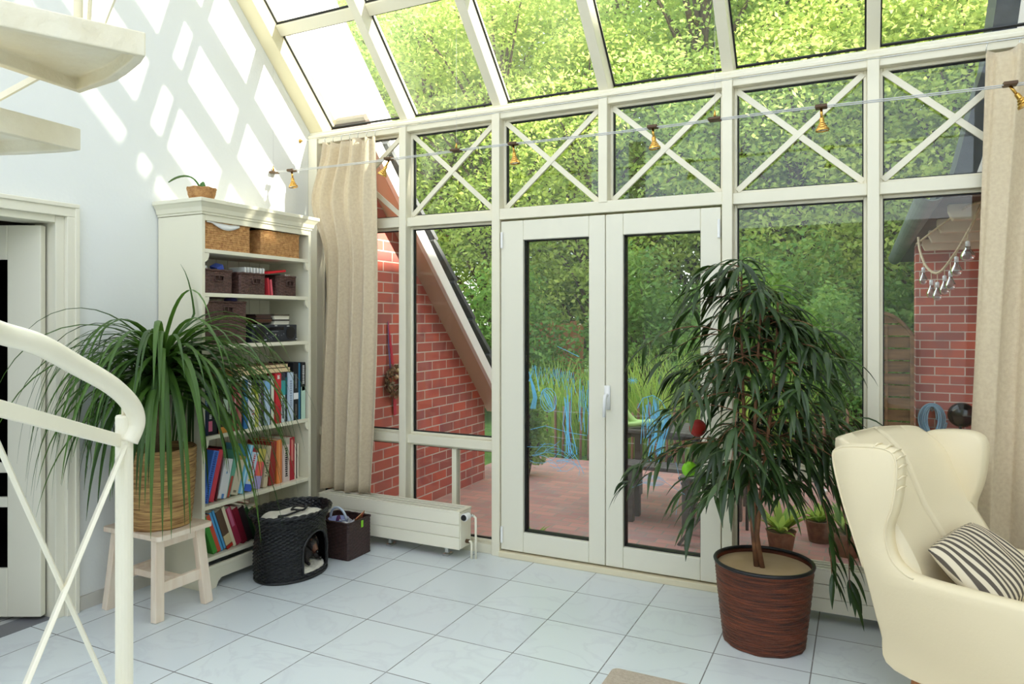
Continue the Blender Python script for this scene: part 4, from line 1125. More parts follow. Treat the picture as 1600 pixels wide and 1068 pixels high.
# ================================================================== CURTAINS
def curtain(label, fx0, fx1, z0, z1, yc, nf, amp, seed, hooks, name='curtain'):
    t = thing(name, label, 'curtain', ((fx0(0) + fx1(0)) / 2, yc, z0))
    R0 = random.Random(seed)
    ph = [R0.uniform(-.8, .8) for _ in range(40)]; am = [R0.uniform(.6, 1.3) for _ in range(40)]
    def fn(u, v):
        w = 1 - v
        uu = u * nf
        i = int(min(uu, nf - 1e-6)); f = uu - i
        a0, a1 = am[i], am[i + 1]; a = a0 + (a1 - a0) * f
        phs = ph[i] + (ph[i + 1] - ph[i]) * f
        y = yc + amp * a * (0.6 + .4 * w) * math.sin(2 * PI * (uu + .30 * math.sin(w * 2.6 + phs))) + .010 * math.sin(uu * 2.9 + w * 6 + seed) + .35 * amp * math.sin(4 * PI * uu + 5 * w) * (1 - w) ** 2
        x0, x1 = fx0(w), fx1(w)
        x = x0 + (x1 - x0) * (u + .018 * math.sin(2 * PI * uu * 2 + w * 3) * .6)
        z = z0 + (z1 - z0) * v - (.018 * (math.sin(PI * (u * hooks % 1.0))) ** 2 if v > .98 else 0)
        return (x, y, z)
    MB().grid(fn, int(nf * 16), 40).build('fabric', X['curtain'], t, smooth=True, solid=.003)
    mb = MB()
    n = hooks
    for k in range(n + 1):
        x = fx0(0) + (fx1(0) - fx0(0)) * k / n
        mb = MB().tube([(x, yc + .004, z1 - .01), (x, yc, z1 + .022), (x + .006, yc, z1 + .03), (x + .002, yc + .005, z1 + .038)], .0025, 6)
        mb.build('hook', X['chrome'], t, smooth=True)
    return t
cl = curtain('beige floor length curtain gathered at the left end of the glass wall', lambda w: -0.345 - .12 * math.exp(-((w - .17) / .10) ** 2) - .06 * w, lambda w: 0.075 + .03 * math.sin(w * PI) - .01 * w, 0.312, 2.715, -0.138, 4.5, .040, 4, 6)
cr = curtain('beige curtain hanging at the right end of the glass wall behind the armchair', lambda w: 3.50 - .08 * min(1, w * 1.1), lambda w: 4.25, 0.28, 2.715, -0.138, 5, .040, 9, 6)
mb = MB().tube([(-0.56, -0.135, 2.752), (4.58, -0.135, 2.752)], .003, 6)
cwire = tag(mb.build('curtain_wire', X['chrome']), 'thin steel curtain wire below the eaves beam', 'wire')
MB().lathe([(.014, 0), (.014, .006), (.007, .010), (.006, .022), (.001, .024)], (0, 0, 0), 14, mtx=Matrix.Translation((-0.5795, -0.135, 2.752)) @ Matrix.Rotation(PI / 2, 4, 'Y')).build('wall_anchor', X['brass'], cwire, smooth=True)

# ================================================================== STOOL + PONYTAIL PALM
SX, SY = -0.275, -1.535
sl = thing('stool', 'small whitewashed wooden stool under the palm', 'stool', (SX, SY, 0), rz=0.0)
ZS = .425
mb = MB().prism(rrect_pts := [(p[0], p[1]) for p in rrect(-0.49, -0.06, -1.70, -1.37, .02)], ZS - .026, ZS, 'xy')
mb.build('seat', X['stoolwood'], sl, bevel=.004)
LEG = [(-0.098, -1.678, -0.125, -1.655), (-0.082, -1.392, -0.125, -1.415), (-0.468, -1.678, -0.425, -1.655), (-0.468, -1.392, -0.425, -1.415)]
for bx_, by_, tx, ty in LEG:
    MB().bar((bx_, by_, 0.0), (tx, ty, ZS - .027), .052, .038, up=(1, 0, 0)).build('leg', X['stoolwood'], sl, bevel=.004)
for tx in (-0.125, -0.425):
    box((tx - .012, -1.63, ZS - .075), (tx + .012, -1.44, ZS - .028)).build('apron', X['stoolwood'], sl, bevel=.002)
for bx_, s in ((-0.105, 1), (-0.448, -1)):
    box((bx_ - .012, -1.645, .13), (bx_ + .012, -1.425, .185)).build('side_stretcher', X['stoolwood'], sl, bevel=.003)
box((-0.436, -1.555, .14), (-0.118, -1.505, .175)).build('long_stretcher', X['stoolwood'], sl, bevel=.003)

def planter(t, cx_, cy_, prof, m, n=72, rows=40, amp=.003, seed=1):
    """round planter woven of horizontal strands"""
    mb = MB(); R0 = random.Random(seed); z0, z1 = prof[0][1], prof[-1][1]
    def rad(z):
        for (ra, a), (rb, b) in zip(prof, prof[1:]):
            if z <= b + 1e-9: return ra + (rb - ra) * (z - a) / (b - a)
        return prof[-1][0]
    for j in range(rows * 3 + 1):
        z = z0 + (z1 - z0) * j / (rows * 3); bump_ = (0, 1, .8)[j % 3]; row_ = j // 3
        for k in range(n):
            th = 2 * PI * k / n
            r = rad(z) + amp * bump_ * (1 + .35 * math.sin(k * 1.7 + row_ * 2.1)) 
            mb.v.append(Vector((cx_ + r * math.cos(th), cy_ + r * math.sin(th), z + .0022 * math.sin(k * .9 + row_ * 1.3))))
    for j in range(rows * 3):
        for k in range(n):
            k2 = (k + 1) % n; mb.f.append((j * n + k, j * n + k2, (j + 1) * n + k2, (j + 1) * n + k))
    mb.f.append(tuple(reversed(range(n))))
    return mb.build('planter', m, t, smooth=True)
PX, PY = -0.265, -1.535
pp = thing('palm_plant', 'ponytail palm with long arching leaves in a straw planter on the stool', 'plant', (PX, PY, ZS))
pl1 = planter(pp, PX, PY, [(.150, ZS + .001), (.160, ZS + .1), (.172, ZS + .25), (.176, ZS + .40)], X['rattan'], amp=.004, rows=34)
MB().lathe([(.168, ZS + .30), (.170, ZS + .398), (.162, ZS + .398), (.160, ZS + .30)], (PX, PY, 0), 48).build('planter_lining', X['rattan'], pl1, smooth=True)
MB().lathe([(.001, ZS + .345), (.08, ZS + .35), (.166, ZS + .335)], (PX, PY, 0), 36).build('soil', X['soil'], pl1, smooth=True)
tr_ = [(PX, PY, ZS + .33), (PX + .005, PY, ZS + .42), (PX + .01, PY + .005, ZS + .55), (PX + .015, PY, ZS + .68), (PX + .02, PY, ZS + .80)]
MB().tube(tr_, [.052, .036, .027, .024, .030], 14).build('trunk', X['palmbark'], pp, smooth=True)
R0 = random.Random(21)
mb = MB()
crown = Vector((PX + .02, PY, ZS + .80))
for i in range(270):
    az = R0.uniform(0, 2 * PI); el = R0.uniform(-.3, 1.08)
    L = R0.uniform(.6, 1.05) * (1 - .38 * max(0, el - .5)); 
    d = Vector((math.cos(az) * math.cos(el), math.sin(az) * math.cos(el), math.sin(el)))
    if d.x < -.35: L *= .72
    p = crown + Vector((0, 0, R0.uniform(-.12, .10))) + d * .015
    pts = [p.copy()]; vel = d.copy(); n = 12; droop = R0.uniform(3.2, 5.2)
    for k in range(n):
        p = p + vel * L / n
        vel = (vel + Vector((0, 0, -droop * (.35 + k / n) / n))).normalized()
        if p.x < -.555: p.x = -.555 + .002 * k
        if p.z < .03: p.z = .03
        if p.x < -.202 and p.y > -1.33: p.y = -1.33 - .001 * k; vel.y = min(vel.y, 0.0)
        pts.append(p.copy())
    w = R0.uniform(.010, .0165)
    ws = [w * (.9 if k < 2 else 1.0) * (1 - (k / n) ** 2.2) + .0006 for k in range(n + 1)]
    mb.ribbon(pts, ws, Vector((-math.sin(az), math.cos(az), 0)), .35)
# a few long thin leaves reaching out towards the hallway door
for i in range(16):
    az = R0.uniform(3.5, 5.0); el = R0.uniform(.5, 1.1); L = R0.uniform(.85, 1.15)
    d = Vector((math.cos(az) * math.cos(el), math.sin(az) * math.cos(el), math.sin(el))); p = crown.copy(); pts = [p.copy()]; vel = d.copy()
    for k in range(16):
        p = p + vel * L / 16
        vel = (vel + Vector((0, 0, -.22 - .012 * k))).normalized()
        if p.x < -.555: p.x = -.555 + .002 * k
        if p.x < -.202 and p.y > -1.33: p.y = -1.33
        pts.append(p.copy())
    mb.ribbon(pts, [.005 * (1 - (k / 16) ** 2) + .0006 for k in range(17)], Vector((-math.sin(az), math.cos(az), 0)), .3)
mb.build('foliage', X['palmleaf'], pp, smooth=True)

# ================================================================== ORCHID ON THE BOOKCASE
oc = thing('orchid_plant', 'small orchid with one long leaf in a woven pot on the bookcase', 'plant', (-0.29, -1.245, 2.1465))
pl3 = planter(oc, -0.29, -1.245, [(.060, 2.147), (.070, 2.18), (.077, 2.214)], X['seagrass'], n=48, rows=8, amp=.003)
MB().lathe([(.001, 2.20), (.074, 2.198)], (-0.29, -1.245, 0), 24).build('bark_mulch', X['soil'], pl3, smooth=True)
mb = MB()
for az, L, el, w in ((-2.67, .24, 1.25, .017), (0.9, .075, 1.0, .022), (-.3, .08, .8, .02), (2.4, .06, .9, .018)):
    p = Vector((-0.29, -1.245, 2.20)); d = Vector((math.cos(az) * math.cos(el), math.sin(az) * math.cos(el), math.sin(el))); pts = [p.copy()]
    for k in range(10):
        p = p + d * L / 10; d = (d + Vector((d.x * .12, d.y * .12, -.26))).normalized(); pts.append(p.copy())
    mb.ribbon(pts, [w * math.sin(PI * (.12 + .86 * k / 10)) ** .6 + .001 for k in range(11)], (-math.sin(az), math.cos(az), 0), .3)
mb.build('foliage', X['orchidleaf'], oc, smooth=True, solid=.003)
for az in (-.3, 2.4): MB().lathe([(.001, 2.19), (.014, 2.2), (.016, 2.222), (.008, 2.245), (.001, 2.25)], (-0.29 + .018 * math.cos(az), -1.245 + .018 * math.sin(az), 0), 12).build('bulb', X['orchidleaf'], oc, smooth=True)

# ================================================================== SPIRAL STAIR (near left)
sp = thing('spiral_staircase', 'cream spiral staircase with stone treads, curved handrail and crossed bars', 'staircase', (1.19, -2.81, 0))
def tread(poly, zb, name='tread'):
    n = len(poly); cxy = Vector((sum(p[0] for p in poly) / n, sum(p[1] for p in poly) / n))
    th = .066; w = .022
    inn = [tuple(Vector(p) + (cxy - Vector(p)).normalized() * w * 1.4) for p in poly]
    mb = MB()
    vs = [(x, y, zb + th) for x, y in poly] + [(x, y, zb) for x, y in poly] + [(x, y, zb) for x, y in inn] + [(x, y, zb + .042) for x, y in inn]
    fs = [tuple(range(n))]
    if (Vector(poly[1]) - Vector(poly[0])).to_3d().cross((Vector(poly[2]) - Vector(poly[1])).to_3d()).z < 0: fs = [tuple(reversed(range(n)))]
    for i in range(n):
        j = (i + 1) % n
        fs += [(i, j, n + j, n + i), (n + i, n + j, 2 * n + j, 2 * n + i), (2 * n + i, 2 * n + j, 3 * n + j, 3 * n + i)]
    fs.append(tuple(range(3 * n, 4 * n)))
    mb.add(vs, fs)
    o = mb.build(name, X['stone'], sp, bevel=.004)
    b = bmesh.new(); b.from_mesh(o.data); bmesh.ops.recalc_face_normals(b, faces=b.faces); b.to_mesh(o.data); b.free()
    return o
# treads wind round a column standing outside the picture to the left
tread([(0.86, -3.50), (1.098, -3.061), (1.234, -2.759), (1.175, -2.728), (1.114, -2.705), (1.04, -2.678), (0.96, -2.655), (0.755, -2.632), (0.784, -2.889), (0.80, -3.40)], 2.21)
tread([(0.82, -3.47), (0.893, -2.948), (0.873, -2.706), (0.82, -2.708), (0.775, -2.717), (0.66, -2.746), (0.579, -2.776), (0.501, -2.845), (0.76, -3.45)], 2.0)
MB().tube([(0.80, -3.56, 0), (0.80, -3.56, 3.4)], .09, 20).build('column', X['rail'], sp, smooth=True)
def spline(pts, n=8):
    P_ = [Vector(p) for p in pts]; out = []
    for i in range(len(P_) - 1):
        a, b, c, d = P_[max(i - 1, 0)], P_[i], P_[i + 1], P_[min(i + 2, len(P_) - 1)]
        for k in range(n):
            t = k / n
            out.append(.5 * ((2 * b) + (c - a) * t + (2 * a - 5 * b + 4 * c - d) * t * t + (3 * b - a - 3 * c + d) * t ** 3))
    out.append(P_[-1]); return out
MB().tube(spline([(1.60, -3.55, 1.53), (1.525, -3.361, 1.486), (1.449, -3.254, 1.461), (1.416, -3.158, 1.434), (1.345, -3.027, 1.38), (1.28, -2.891, 1.317), (1.235, -2.803, 1.255), (1.218, -2.777, 1.205), (1.213, -2.795, 1.155)]), .0235, 16).build('handrail', X['rail'], sp, smooth=True)
MB().tube([(1.198, -2.798, 0.0), (1.198, -2.798, 1.222), (1.198, -2.798, 1.227)], [.0225, .0225, .020], 18).build('newel_post', X['rail'], sp, smooth=False)
MB().tube([(1.198, -2.798, 1.22), (1.2, -2.80, 1.262), (1.228, -2.80, 1.262)], .007, 8).build('post_pin', X['rail'], sp, smooth=True)
MB().bar((1.57, -3.50, 1.395), (1.198, -2.806, 1.157), .012, .034).build('lower_rail', X['rail'], sp, bevel=.003)
MB().bar((1.425, -3.262, 1.28), (1.198, -2.803, 0.395), .010, .030, up=(0.87, -.5, 0)).build('cross_bar', X['rail'], sp, bevel=.002)
MB().bar((1.2015, -2.795, 1.15), (1.45, -3.26, 0.62), .010, .030, up=(0.87, -.5, 0)).build('cross_bar', X['rail'], sp, bevel=.002)
MB().tube([(1.009, -2.804, 2.276), (1.009, -2.804, 3.2)], .0125, 12).build('baluster', X['rail'], sp, smooth=True)
MB().tube([(0.985, -2.76, 2.276), (0.999, -2.752, 2.60), (1.02, -2.745, 3.2)], .006, 8).build('baluster', X['rail'], sp, smooth=True)
MB().bar((1.085, -2.80, 2.276), (1.20, -2.735, 2.62), .010, .018, up=(.8, .5, 0)).build('cross_bar', X['rail'], sp)
MB().bar((0.968, -2.878, 2.276), (0.90, -2.92, 2.45), .010, .018, up=(.8, .5, 0)).build('cross_bar', X['rail'], sp)
MB().bar((0.56, -2.87, 2.10), (0.765, -2.755, 2.235), .010, .018, up=(0, 0, 1)).build('cross_bar', X['rail'], sp)

# ================================================================== CABLE LIGHTS
ZC = 2.478
for yy, l in ((-0.425, 'rear'), (-0.395, 'front')):
    pts = [(-0.575 + 5.17 * i / 40, yy, ZC - .012 * math.sin(PI * ((i * 3.2 / 40) % 1.0)) * .6) for i in range(41)]
    tag(MB().tube(pts, .0028, 6).build('lamp_cable', X['cable']), 'tensioned grey lamp cable across the room, %s of the pair' % {'rear': 'the one nearer the room', 'front': 'the one nearer the glass wall'}[l], 'cable', 'lamp cables')
def lamp(x, label, tilt, az):
    t = thing('spot_lamp', label, 'spotlight', (x, -0.41, ZC), group='brass spotlights on the cables')
    box((x - .026, -.435, ZC - .010), (x + .026, -.385, ZC + .006)).build('clip', X['clip'], t, bevel=.004)
    d = Vector((math.sin(tilt) * math.cos(az), math.sin(tilt) * math.sin(az), -math.cos(tilt)))
    p0 = Vector((x, -.41, ZC - .01)); p1 = p0 + d * .045; 
    MB().tube([p0, p1], .006, 8).build('stem', X['brass'], t, smooth=True)
    M_ = Vector((0, 0, -1)).rotation_difference(d).to_matrix().to_4x4()
    M_.translation = p1
    mb = MB().lathe([(.007, .004), (.010, 0), (.011, -.022), (.016, -.027), (.016, -.033), (.022, -.038), (.022, -.044), (.029, -.050), (.031, -.060), (.026, -.060), (.012, -.03), (.001, -.026)], (0, 0, 0), 20, mtx=M_)
    sh_ = mb.build('shade', X['brass'], t, smooth=False)
    MB().lathe([(.001, -.056), (.0255, -.0565), (.0255, -.0585), (.001, -.0595)], (0, 0, 0), 18, mtx=M_).build('lens', X['bulb'], sh_, smooth=True)
for x, n, tl, az in ((-.402, 'above the bookcase, first from the left', .12, 0), (.383, 'in front of the left curtain, second from the left', .45, 3.6), (1.233, 'before the left upper pane of the doors, third from the left', .1, 0), (2.029, 'before the right upper pane of the doors, fourth from the left', .1, 0), (2.822, 'to the right of the doors, fifth from the left', .05, 0), (3.548, 'beside the right curtain, last of the row', .55, 0)):
    lamp(x, 'brass spotlight ' + n, tl, az)
for x, n in ((-.566, 'at the left wall'), (.862, 'before the second window bay'), (2.34, 'by the mullion right of the doors')):
    t = thing('cable_spacer', 'brown cable spacer with a brass pin ' + n, 'spacer', (x, -.41, ZC), group='cable spacers')
    xs_ = max(x - .03, -.578)
    box((xs_, -.44, ZC - .008), (x + .03, -.38, ZC + .006)).build('block', X['clip'], t, bevel=.004)
    MB().tube([(x, -.41, ZC + .006), (x, -.41, ZC + .03), (x, -.41, ZC + .045)], [.008, .005, .002], 8).build('pin', X['brass'], t, smooth=True)
    s_ = 0.0
    MB().tube([(x, -.41, ZC + .045), (x, -.41, 3.20)], .0009, 5).build('suspension_thread', X['cable'], t)

# ================================================================== FICUS
FX, FY = 2.585, -0.555
fp = thing('ficus_plant', 'tall ficus tree with drooping narrow leaves in a chestnut brown woven planter', 'plant', (FX, FY, 0))
pl2 = planter(fp, FX, FY, [(.176, .001), (.190, .12), (.205, .26), (.214, .365)], X['rattan_red'], amp=.004, rows=34, seed=4)
MB().tube([(FX + .215 * math.cos(2 * PI * k / 60), FY + .215 * math.sin(2 * PI * k / 60), .368) for k in range(60)], .0085, 8, closed=True).build('planter_rim', X['black'], pl2, smooth=True)
MB().lathe([(.001, .338), (.206, .338), (.206, .346), (.001, .346)], (FX, FY, 0), 48).build('card_cover', X['cardboard'], pl2)
R0 = random.Random(5)
stems = []
for k, (dx, dy) in enumerate(((-.028, -.02), (-.002, -.026), (-.012, .012))):
    pts = [(FX + dx, FY + dy, .340)]
    for i in range(1, 9):
        f = i / 8
        pts.append((FX + dx * (1 - f) - .03 * math.sin(f * 3 + k) - .03 * f + (k - 1) * .06 * f, FY + dy * (1 - f) + .03 * math.sin(f * 4 + k * 2), .34 + 1.40 * f * (1 - .06 * k)))
    stems.append([Vector(p) for p in pts])
    MB().tube(pts, [.0125 - .0085 * i / 8 for i in range(9)], 8).build('trunk', X['canebark'], fp, smooth=True)
leafs = MB(); br = MB()
def ficus_leaf(p, d, L, w):
    pts = [p.copy()]; q = p.copy(); v = d.normalized()
    for k in range(6):
        q = q + v * L / 6; v = (v + Vector((0, 0, -.30))).normalized(); pts.append(q.copy())
    sd = Vector((-d.y, d.x, 0)) + Vector((R0.uniform(-.4, .4), R0.uniform(-.4, .4), R0.uniform(-.3, .3)))
    leafs.ribbon(pts, [.0016, w * .8, w, w * .95, w * .75, w * .42, .0007], sd, .4)
for i in range(104):
    st_ = stems[R0.randrange(3)]; f = R0.uniform(.24, 1.0) ** .9
    k = min(int(f * 8), 7); p = st_[k].lerp(st_[k + 1], f * 8 - k if f < 1 else 1)
    az = R0.uniform(0, 2 * PI)
    reach = (.40 if f < .40 else .57 if f < .80 else .57 * (1 - (f - .80) / .20 * .72)) * R0.uniform(.40, 1.0)
    if math.sin(az) > .35: reach *= .72
    if -1.35 < (az - 2 * PI if az > PI else az) < -.1: reach *= .62
    rise = R0.uniform(.25, .8)
    v = Vector((math.cos(az), math.sin(az), rise)).normalized(); pts = [p.copy()]; n = 8
    for j in range(n):
        p = p + v * (reach * 1.12) / n; v = (v + Vector((0, 0, -.19))).normalized(); 
        if p.y > -.09: p.y = -.09
        pts.append(p.copy())
    br.tube(pts, [.0035 - .0022 * j / n for j in range(n + 1)], 5)
    for j in range(2, n + 1):
        for q in range(R0.choice((1, 1, 2))):
            a2 = az + R0.uniform(-1.5, 1.5)
            d = Vector((math.cos(a2), math.sin(a2), R0.uniform(-.5, .25)))
            ficus_leaf(pts[j], d, R0.uniform(.14, .23), R0.uniform(.009, .0135))
    for q in range(2): ficus_leaf(pts[-1], Vector((math.cos(az + R0.uniform(-.5, .5)), math.sin(az), -.5)), R0.uniform(.14, .2), .010)
# top tuft and the low branch trailing over the rim at the right
for s_ in stems:
    for q in range(9):
        a2 = R0.uniform(0, 2 * PI); ficus_leaf(s_[-1] + Vector((0, 0, R0.uniform(-.08, .03))), Vector((math.cos(a2), math.sin(a2), R0.uniform(.2, .9))), R0.uniform(.12, .17), .009)
for (ax, n, x1, zend) in ((.25, 14, .33, .20), (.1, 14, .26, .26), (-.1, 12, .40, .62), (.5, 12, .45, .55)):
    pts = spline([(FX + .0, FY, .95), (FX + x1 * .55, FY + ax * .2, .92), (FX + x1, FY - .06 + ax * .2, .65 if zend < .5 else .8), (FX + x1 + .03, FY - .10 + ax * .2, zend + .12)], 6)
    br.tube(pts, .0022, 5)
    for j in range(5, len(pts)):
        for q in range(2):
            a2 = R0.uniform(-1.6, 1.6); ficus_leaf(pts[j], Vector((math.cos(a2) * .6, math.sin(a2) * .6, -.6)), R0.uniform(.13, .19), .0115)
br.build('branches', X['canebark'], fp, smooth=True)
leafs.build('foliage', X['ficusleaf'], fp, smooth=True)
def ornament(label, c, r, m):
    t = thing('hanging_ornament', label, 'ornament', c)
    MB().lathe([(.001, -.014), (r * .6, -.011), (r, 0), (r * .6, .011), (.001, .014)], (0, 0, 0), 24, mtx=Matrix.Translation(c) @ Matrix.Rotation(PI / 2, 4, 'X') @ Matrix.Rotation(.5, 4, 'Y')).build('disc', m, t, smooth=True)
    MB().tube([(c[0], c[1], c[2] + r), (c[0] + .01, c[1] + .02, c[2] + r + .13)], .0012, 5).build('cord', X['black'], t)
ornament('round red ornament hanging among the ficus leaves', (2.235, -0.30, 0.925), .045, X['red'])
ornament('lime green oval ornament hanging below the red one', (2.185, -0.26, 0.70), .042, X['lime'])

# ================================================================== ARMCHAIR (local frame faces +x)
CHP = Vector((3.607, -0.897, 0)); CHR = math.radians(-30.5)
ch = thing('armchair', 'cream upholstered wing armchair at the right edge facing into the room', 'armchair', CHP, CHR)
def cb(mb, name, m, par=None, **k): return mb.build(name, m, par or ch, world=False, **k)
def smooth_poly(pts, n=6):
    P_ = [Vector((a, b, 0)) for a, b in pts]; out = []; N_ = len(P_)
    for i in range(N_):
        a, b, c, d = P_[i - 1], P_[i], P_[(i + 1) % N_], P_[(i + 2) % N_]
        for k in range(n):
            t = k / n
            q = .5 * ((2 * b) + (c - a) * t + (2 * a - 5 * b + 4 * c - d) * t * t + (3 * b - a - 3 * c + d) * t ** 3)
            out.append((q.x, q.y))
    return out
side = [(-.378, .175), (-.43, .31), (-.495, .525), (-.575, .76), (-.615, .92), (-.60, .965), (-.52, .985), (-.41, .990), (-.375, .955), (-.378, .86), (-.392, .78), (-.418, .69), (-.405, .60), (-.36, .548), (-.28, .528), (0.0, .535), (.30, .545), (.37, .52), (.395, .47), (.385, .32), (.37, .19), (.30, .178), (0, .173)]
sp_ = smooth_poly(side, 5)
for s in (-1, 1):
    y0, y1 = s * .285, s * .36
    # splay: top of the wing leans outwards a little
    n = len(sp_); mb = MB()
    L_ = []
    for yy, e in ((y0, .0), (y0 + s * .012, .012), (y1 - s * .022, .016), (y1 - s * .006, .006), (y1, -.004)):
        cx2 = sum(p[0] for p in sp_) / n; cz2 = sum(p[1] for p in sp_) / n
        row_ = []
        for i, (a, b) in enumerate(sp_):
            pa, pb = sp_[i - 1], sp_[(i + 1) % n]
            tx, tz = pb[0] - pa[0], pb[1] - pa[1]; l_ = math.hypot(tx, tz) or 1
            nx, nz = -tz / l_, tx / l_        # profile runs clockwise: outward is to the left
            g_ = e * (1 if b > .3 else .4)
            sh = s * (max(0, b - .55) * .02)
            row_.append(Vector((a + nx * g_, yy + sh, b + nz * g_)))
        L_.append(row_)
    for r_ in L_: mb.v += r_
    for j in range(len(L_) - 1):
        for i in range(n):
            i2 = (i + 1) % n; mb.f.append((j * n + i, j * n + i2, (j + 1) * n + i2, (j + 1) * n + i))
    mb.f.append(tuple(range(n))); mb.f.append(tuple((len(L_) - 1) * n + i for i in reversed(range(n))))
    o = cb(mb, 'side_wing', X['leather'], smooth=True)
    b = bmesh.new(); b.from_mesh(o.data); bmesh.ops.recalc_face_normals(b, faces=b.faces); b.to_mesh(o.data); b.free()
    es = o.modifiers.new('edges', 'EDGE_SPLIT'); es.split_angle = math.radians(50)
    pip = [Vector((a, y1 + s * (max(0, b_ - .55) * .02) + s * .001, b_)) for a, b_ in sp_ if b_ > .2]
    cb(MB().tube([r_ for r_, q in zip(L_[3], sp_) if q[1] > .50 and q[0] > -.62][0:60], .0045, 6), 'piping', X['leather'], o, smooth=True)
    if s == -1:   # gathered pleats on the front top of the near wing
        for k in range(7):
            q = L_[1]; w_ = [p for p, sp2 in zip(L_[2], sp_) if sp2[0] > -.47 and sp2[1] > .80 and sp2[0] < -.36]
            i_ = min(k * max(1, len(w_) // 7), len(w_) - 1); c_ = w_[i_]
            cb(MB().tube([c_ + Vector((0, .04, .001)), c_ + Vector((.003, .0, .003)), c_ + Vector((-.002, -.020, -.008))], [.002, .0045, .002], 6), 'pleat', X['leather'], o, smooth=True)
# back: padded slab between the wings with a centre seam and rounded top
def backfn(front):
    def fn(u, v):
        y = (u - .5) * .60
        zb = .30 + v * .70
        dome = 1 - abs(u - .5) * 2
        zt = zb + (.022 * (dome ** .5) if v > .9 else 0) * ((v - .9) / .1 if v > .9 else 0)
        rake = -.335 - .27 * max(0, (zb - .40)) / .6 * 1.0
        if front:
            x = rake + .035 + .028 * math.sin(PI * min(1, max(0, (zb - .42) / .3))) - .012 * math.exp(-((u - .5) / .012) ** 2)
            x += .03 * (abs(u - .5) * 2) ** 4
            if v > .86: x -= .085 * ((v - .86) / .14) ** 2
        else:
            x = rake - .075
            if v > .86: x += .03 * ((v - .86) / .14) ** 2
        return (x, y, zt)
    return fn
mb = MB(); nu, nv = 40, 30
mb.grid(backfn(True), nu, nv); o0 = (nu + 1) * (nv + 1); mb.grid(backfn(False), nu, nv)
for i in range(nu):
    a = nv * (nu + 1) + i; mb.f.append((a, a + 1, o0 + a + 1, o0 + a)); mb.f.append((i + 1, i, o0 + i, o0 + i + 1))
for j in range(nv):
    a = j * (nu + 1); mb.f.append((a, a + nu + 1, o0 + a + nu + 1, o0 + a)); a += nu; mb.f.append((a + nu + 1, a, o0 + a, o0 + a + nu + 1))
o = cb(mb, 'backrest', X['leather'], smooth=True)
b = bmesh.new(); b.from_mesh(o.data); bmesh.ops.recalc_face_normals(b, faces=b.faces); b.to_mesh(o.data); b.free()
cb(MB().box((-.33, -.284, .176), (.36, .284, .31)), 'seat_base', X['leather'], bevel=.02, seg=3)
def seatfn(u, v):
    a = 2 * PI * u; k = 4.5
    ca_, sa_ = math.cos(a), math.sin(a); r = (abs(ca_) ** k + abs(sa_) ** k) ** (-1 / k)
    t = v
    rr_ = 1.0; 
    if t < .2: q, z = t / .2, 0
    elif t < .5: q, z = 1 + .02 * math.sin((t - .2) / .3 * PI), (t - .2) / .3 * .10
    else: q = 1 - (t - .5) / .5; z = .10 + .035 * (1 - q ** 3)
    return (.045 + .345 * r * ca_ * q, .278 * r * sa_ * q, .311 + z)
cb(MB().grid(seatfn, 60, 20, closed_u=True), 'seat_cushion', X['leather'], smooth=True)
for lx, ly, sx_ in ((-.325, -.285, -.03), (-.325, .285, -.03), (.31, -.29, .03), (.31, .29, .03)):
    cb(MB().tube([(lx, ly, .180), (lx + sx_, ly, .0)], [.021, .012], 14), 'leg', X['oak'], smooth=False)
# striped pillow leaning in the seat
pl_ = thing('pillow', 'small pillow with dark and cream stripes on the armchair seat', 'pillow', CHP + Matrix.Rotation(CHR, 3, 'Z') @ Vector((-.15, -.03, .452)), CHR)
def pilfn(sgn):
    def fn(u, v):
        a, b_ = (u - .5) * 2, (v - .5) * 2
        th = .060 * max(0, (1 - abs(a) ** 3)) ** .5 * max(0, (1 - abs(b_) ** 3)) ** .5
        x, y = a * .155 * (1 - .06 * b_ * b_), b_ * .225 * (1 - .06 * a * a)
        return (x, y, sgn * th + .006 * math.sin(9 * b_ + 3 * a) * (1 - a * a))
    return fn
mb = MB().grid(pilfn(1), 24, 28).grid(pilfn(-1), 24, 28)
T_ = Matrix.Translation((-.06, 0, .105)) @ Matrix.Rotation(.62, 4, 'Y') @ Matrix.Rotation(.12, 4, 'Z')
mb.v = [T_ @ p for p in mb.v]
o = mb.build('pillow_cover', X['pillow'], pl_, world=False, smooth=True)
b = bmesh.new(); b.from_mesh(o.data); bmesh.ops.remove_doubles(b, verts=b.verts, dist=.0005); bmesh.ops.recalc_face_normals(b, faces=b.faces); b.to_mesh(o.data); b.free()

# ================================================================== RUG
rg = MB().prism([(p[0], p[1]) for p in rrect(2.05, 3.35, -2.9, -1.14, .03)], .0005, .016, 'xy')
tag(rg.build('rug', X['rug'], bevel=.006), 'beige pile rug on the white tiles at the lower edge', 'rug')
# ================================================================== OUTSIDE
G = -0.10
struct(box((-0.66, 0.062, -0.3), (6.5, 3.60, G)).build('ground_terrace', X['paving']))
struct(box((-45, 3.602, -0.3), (45, 60, G - 0.01)).build('ground_garden', X['grass']))
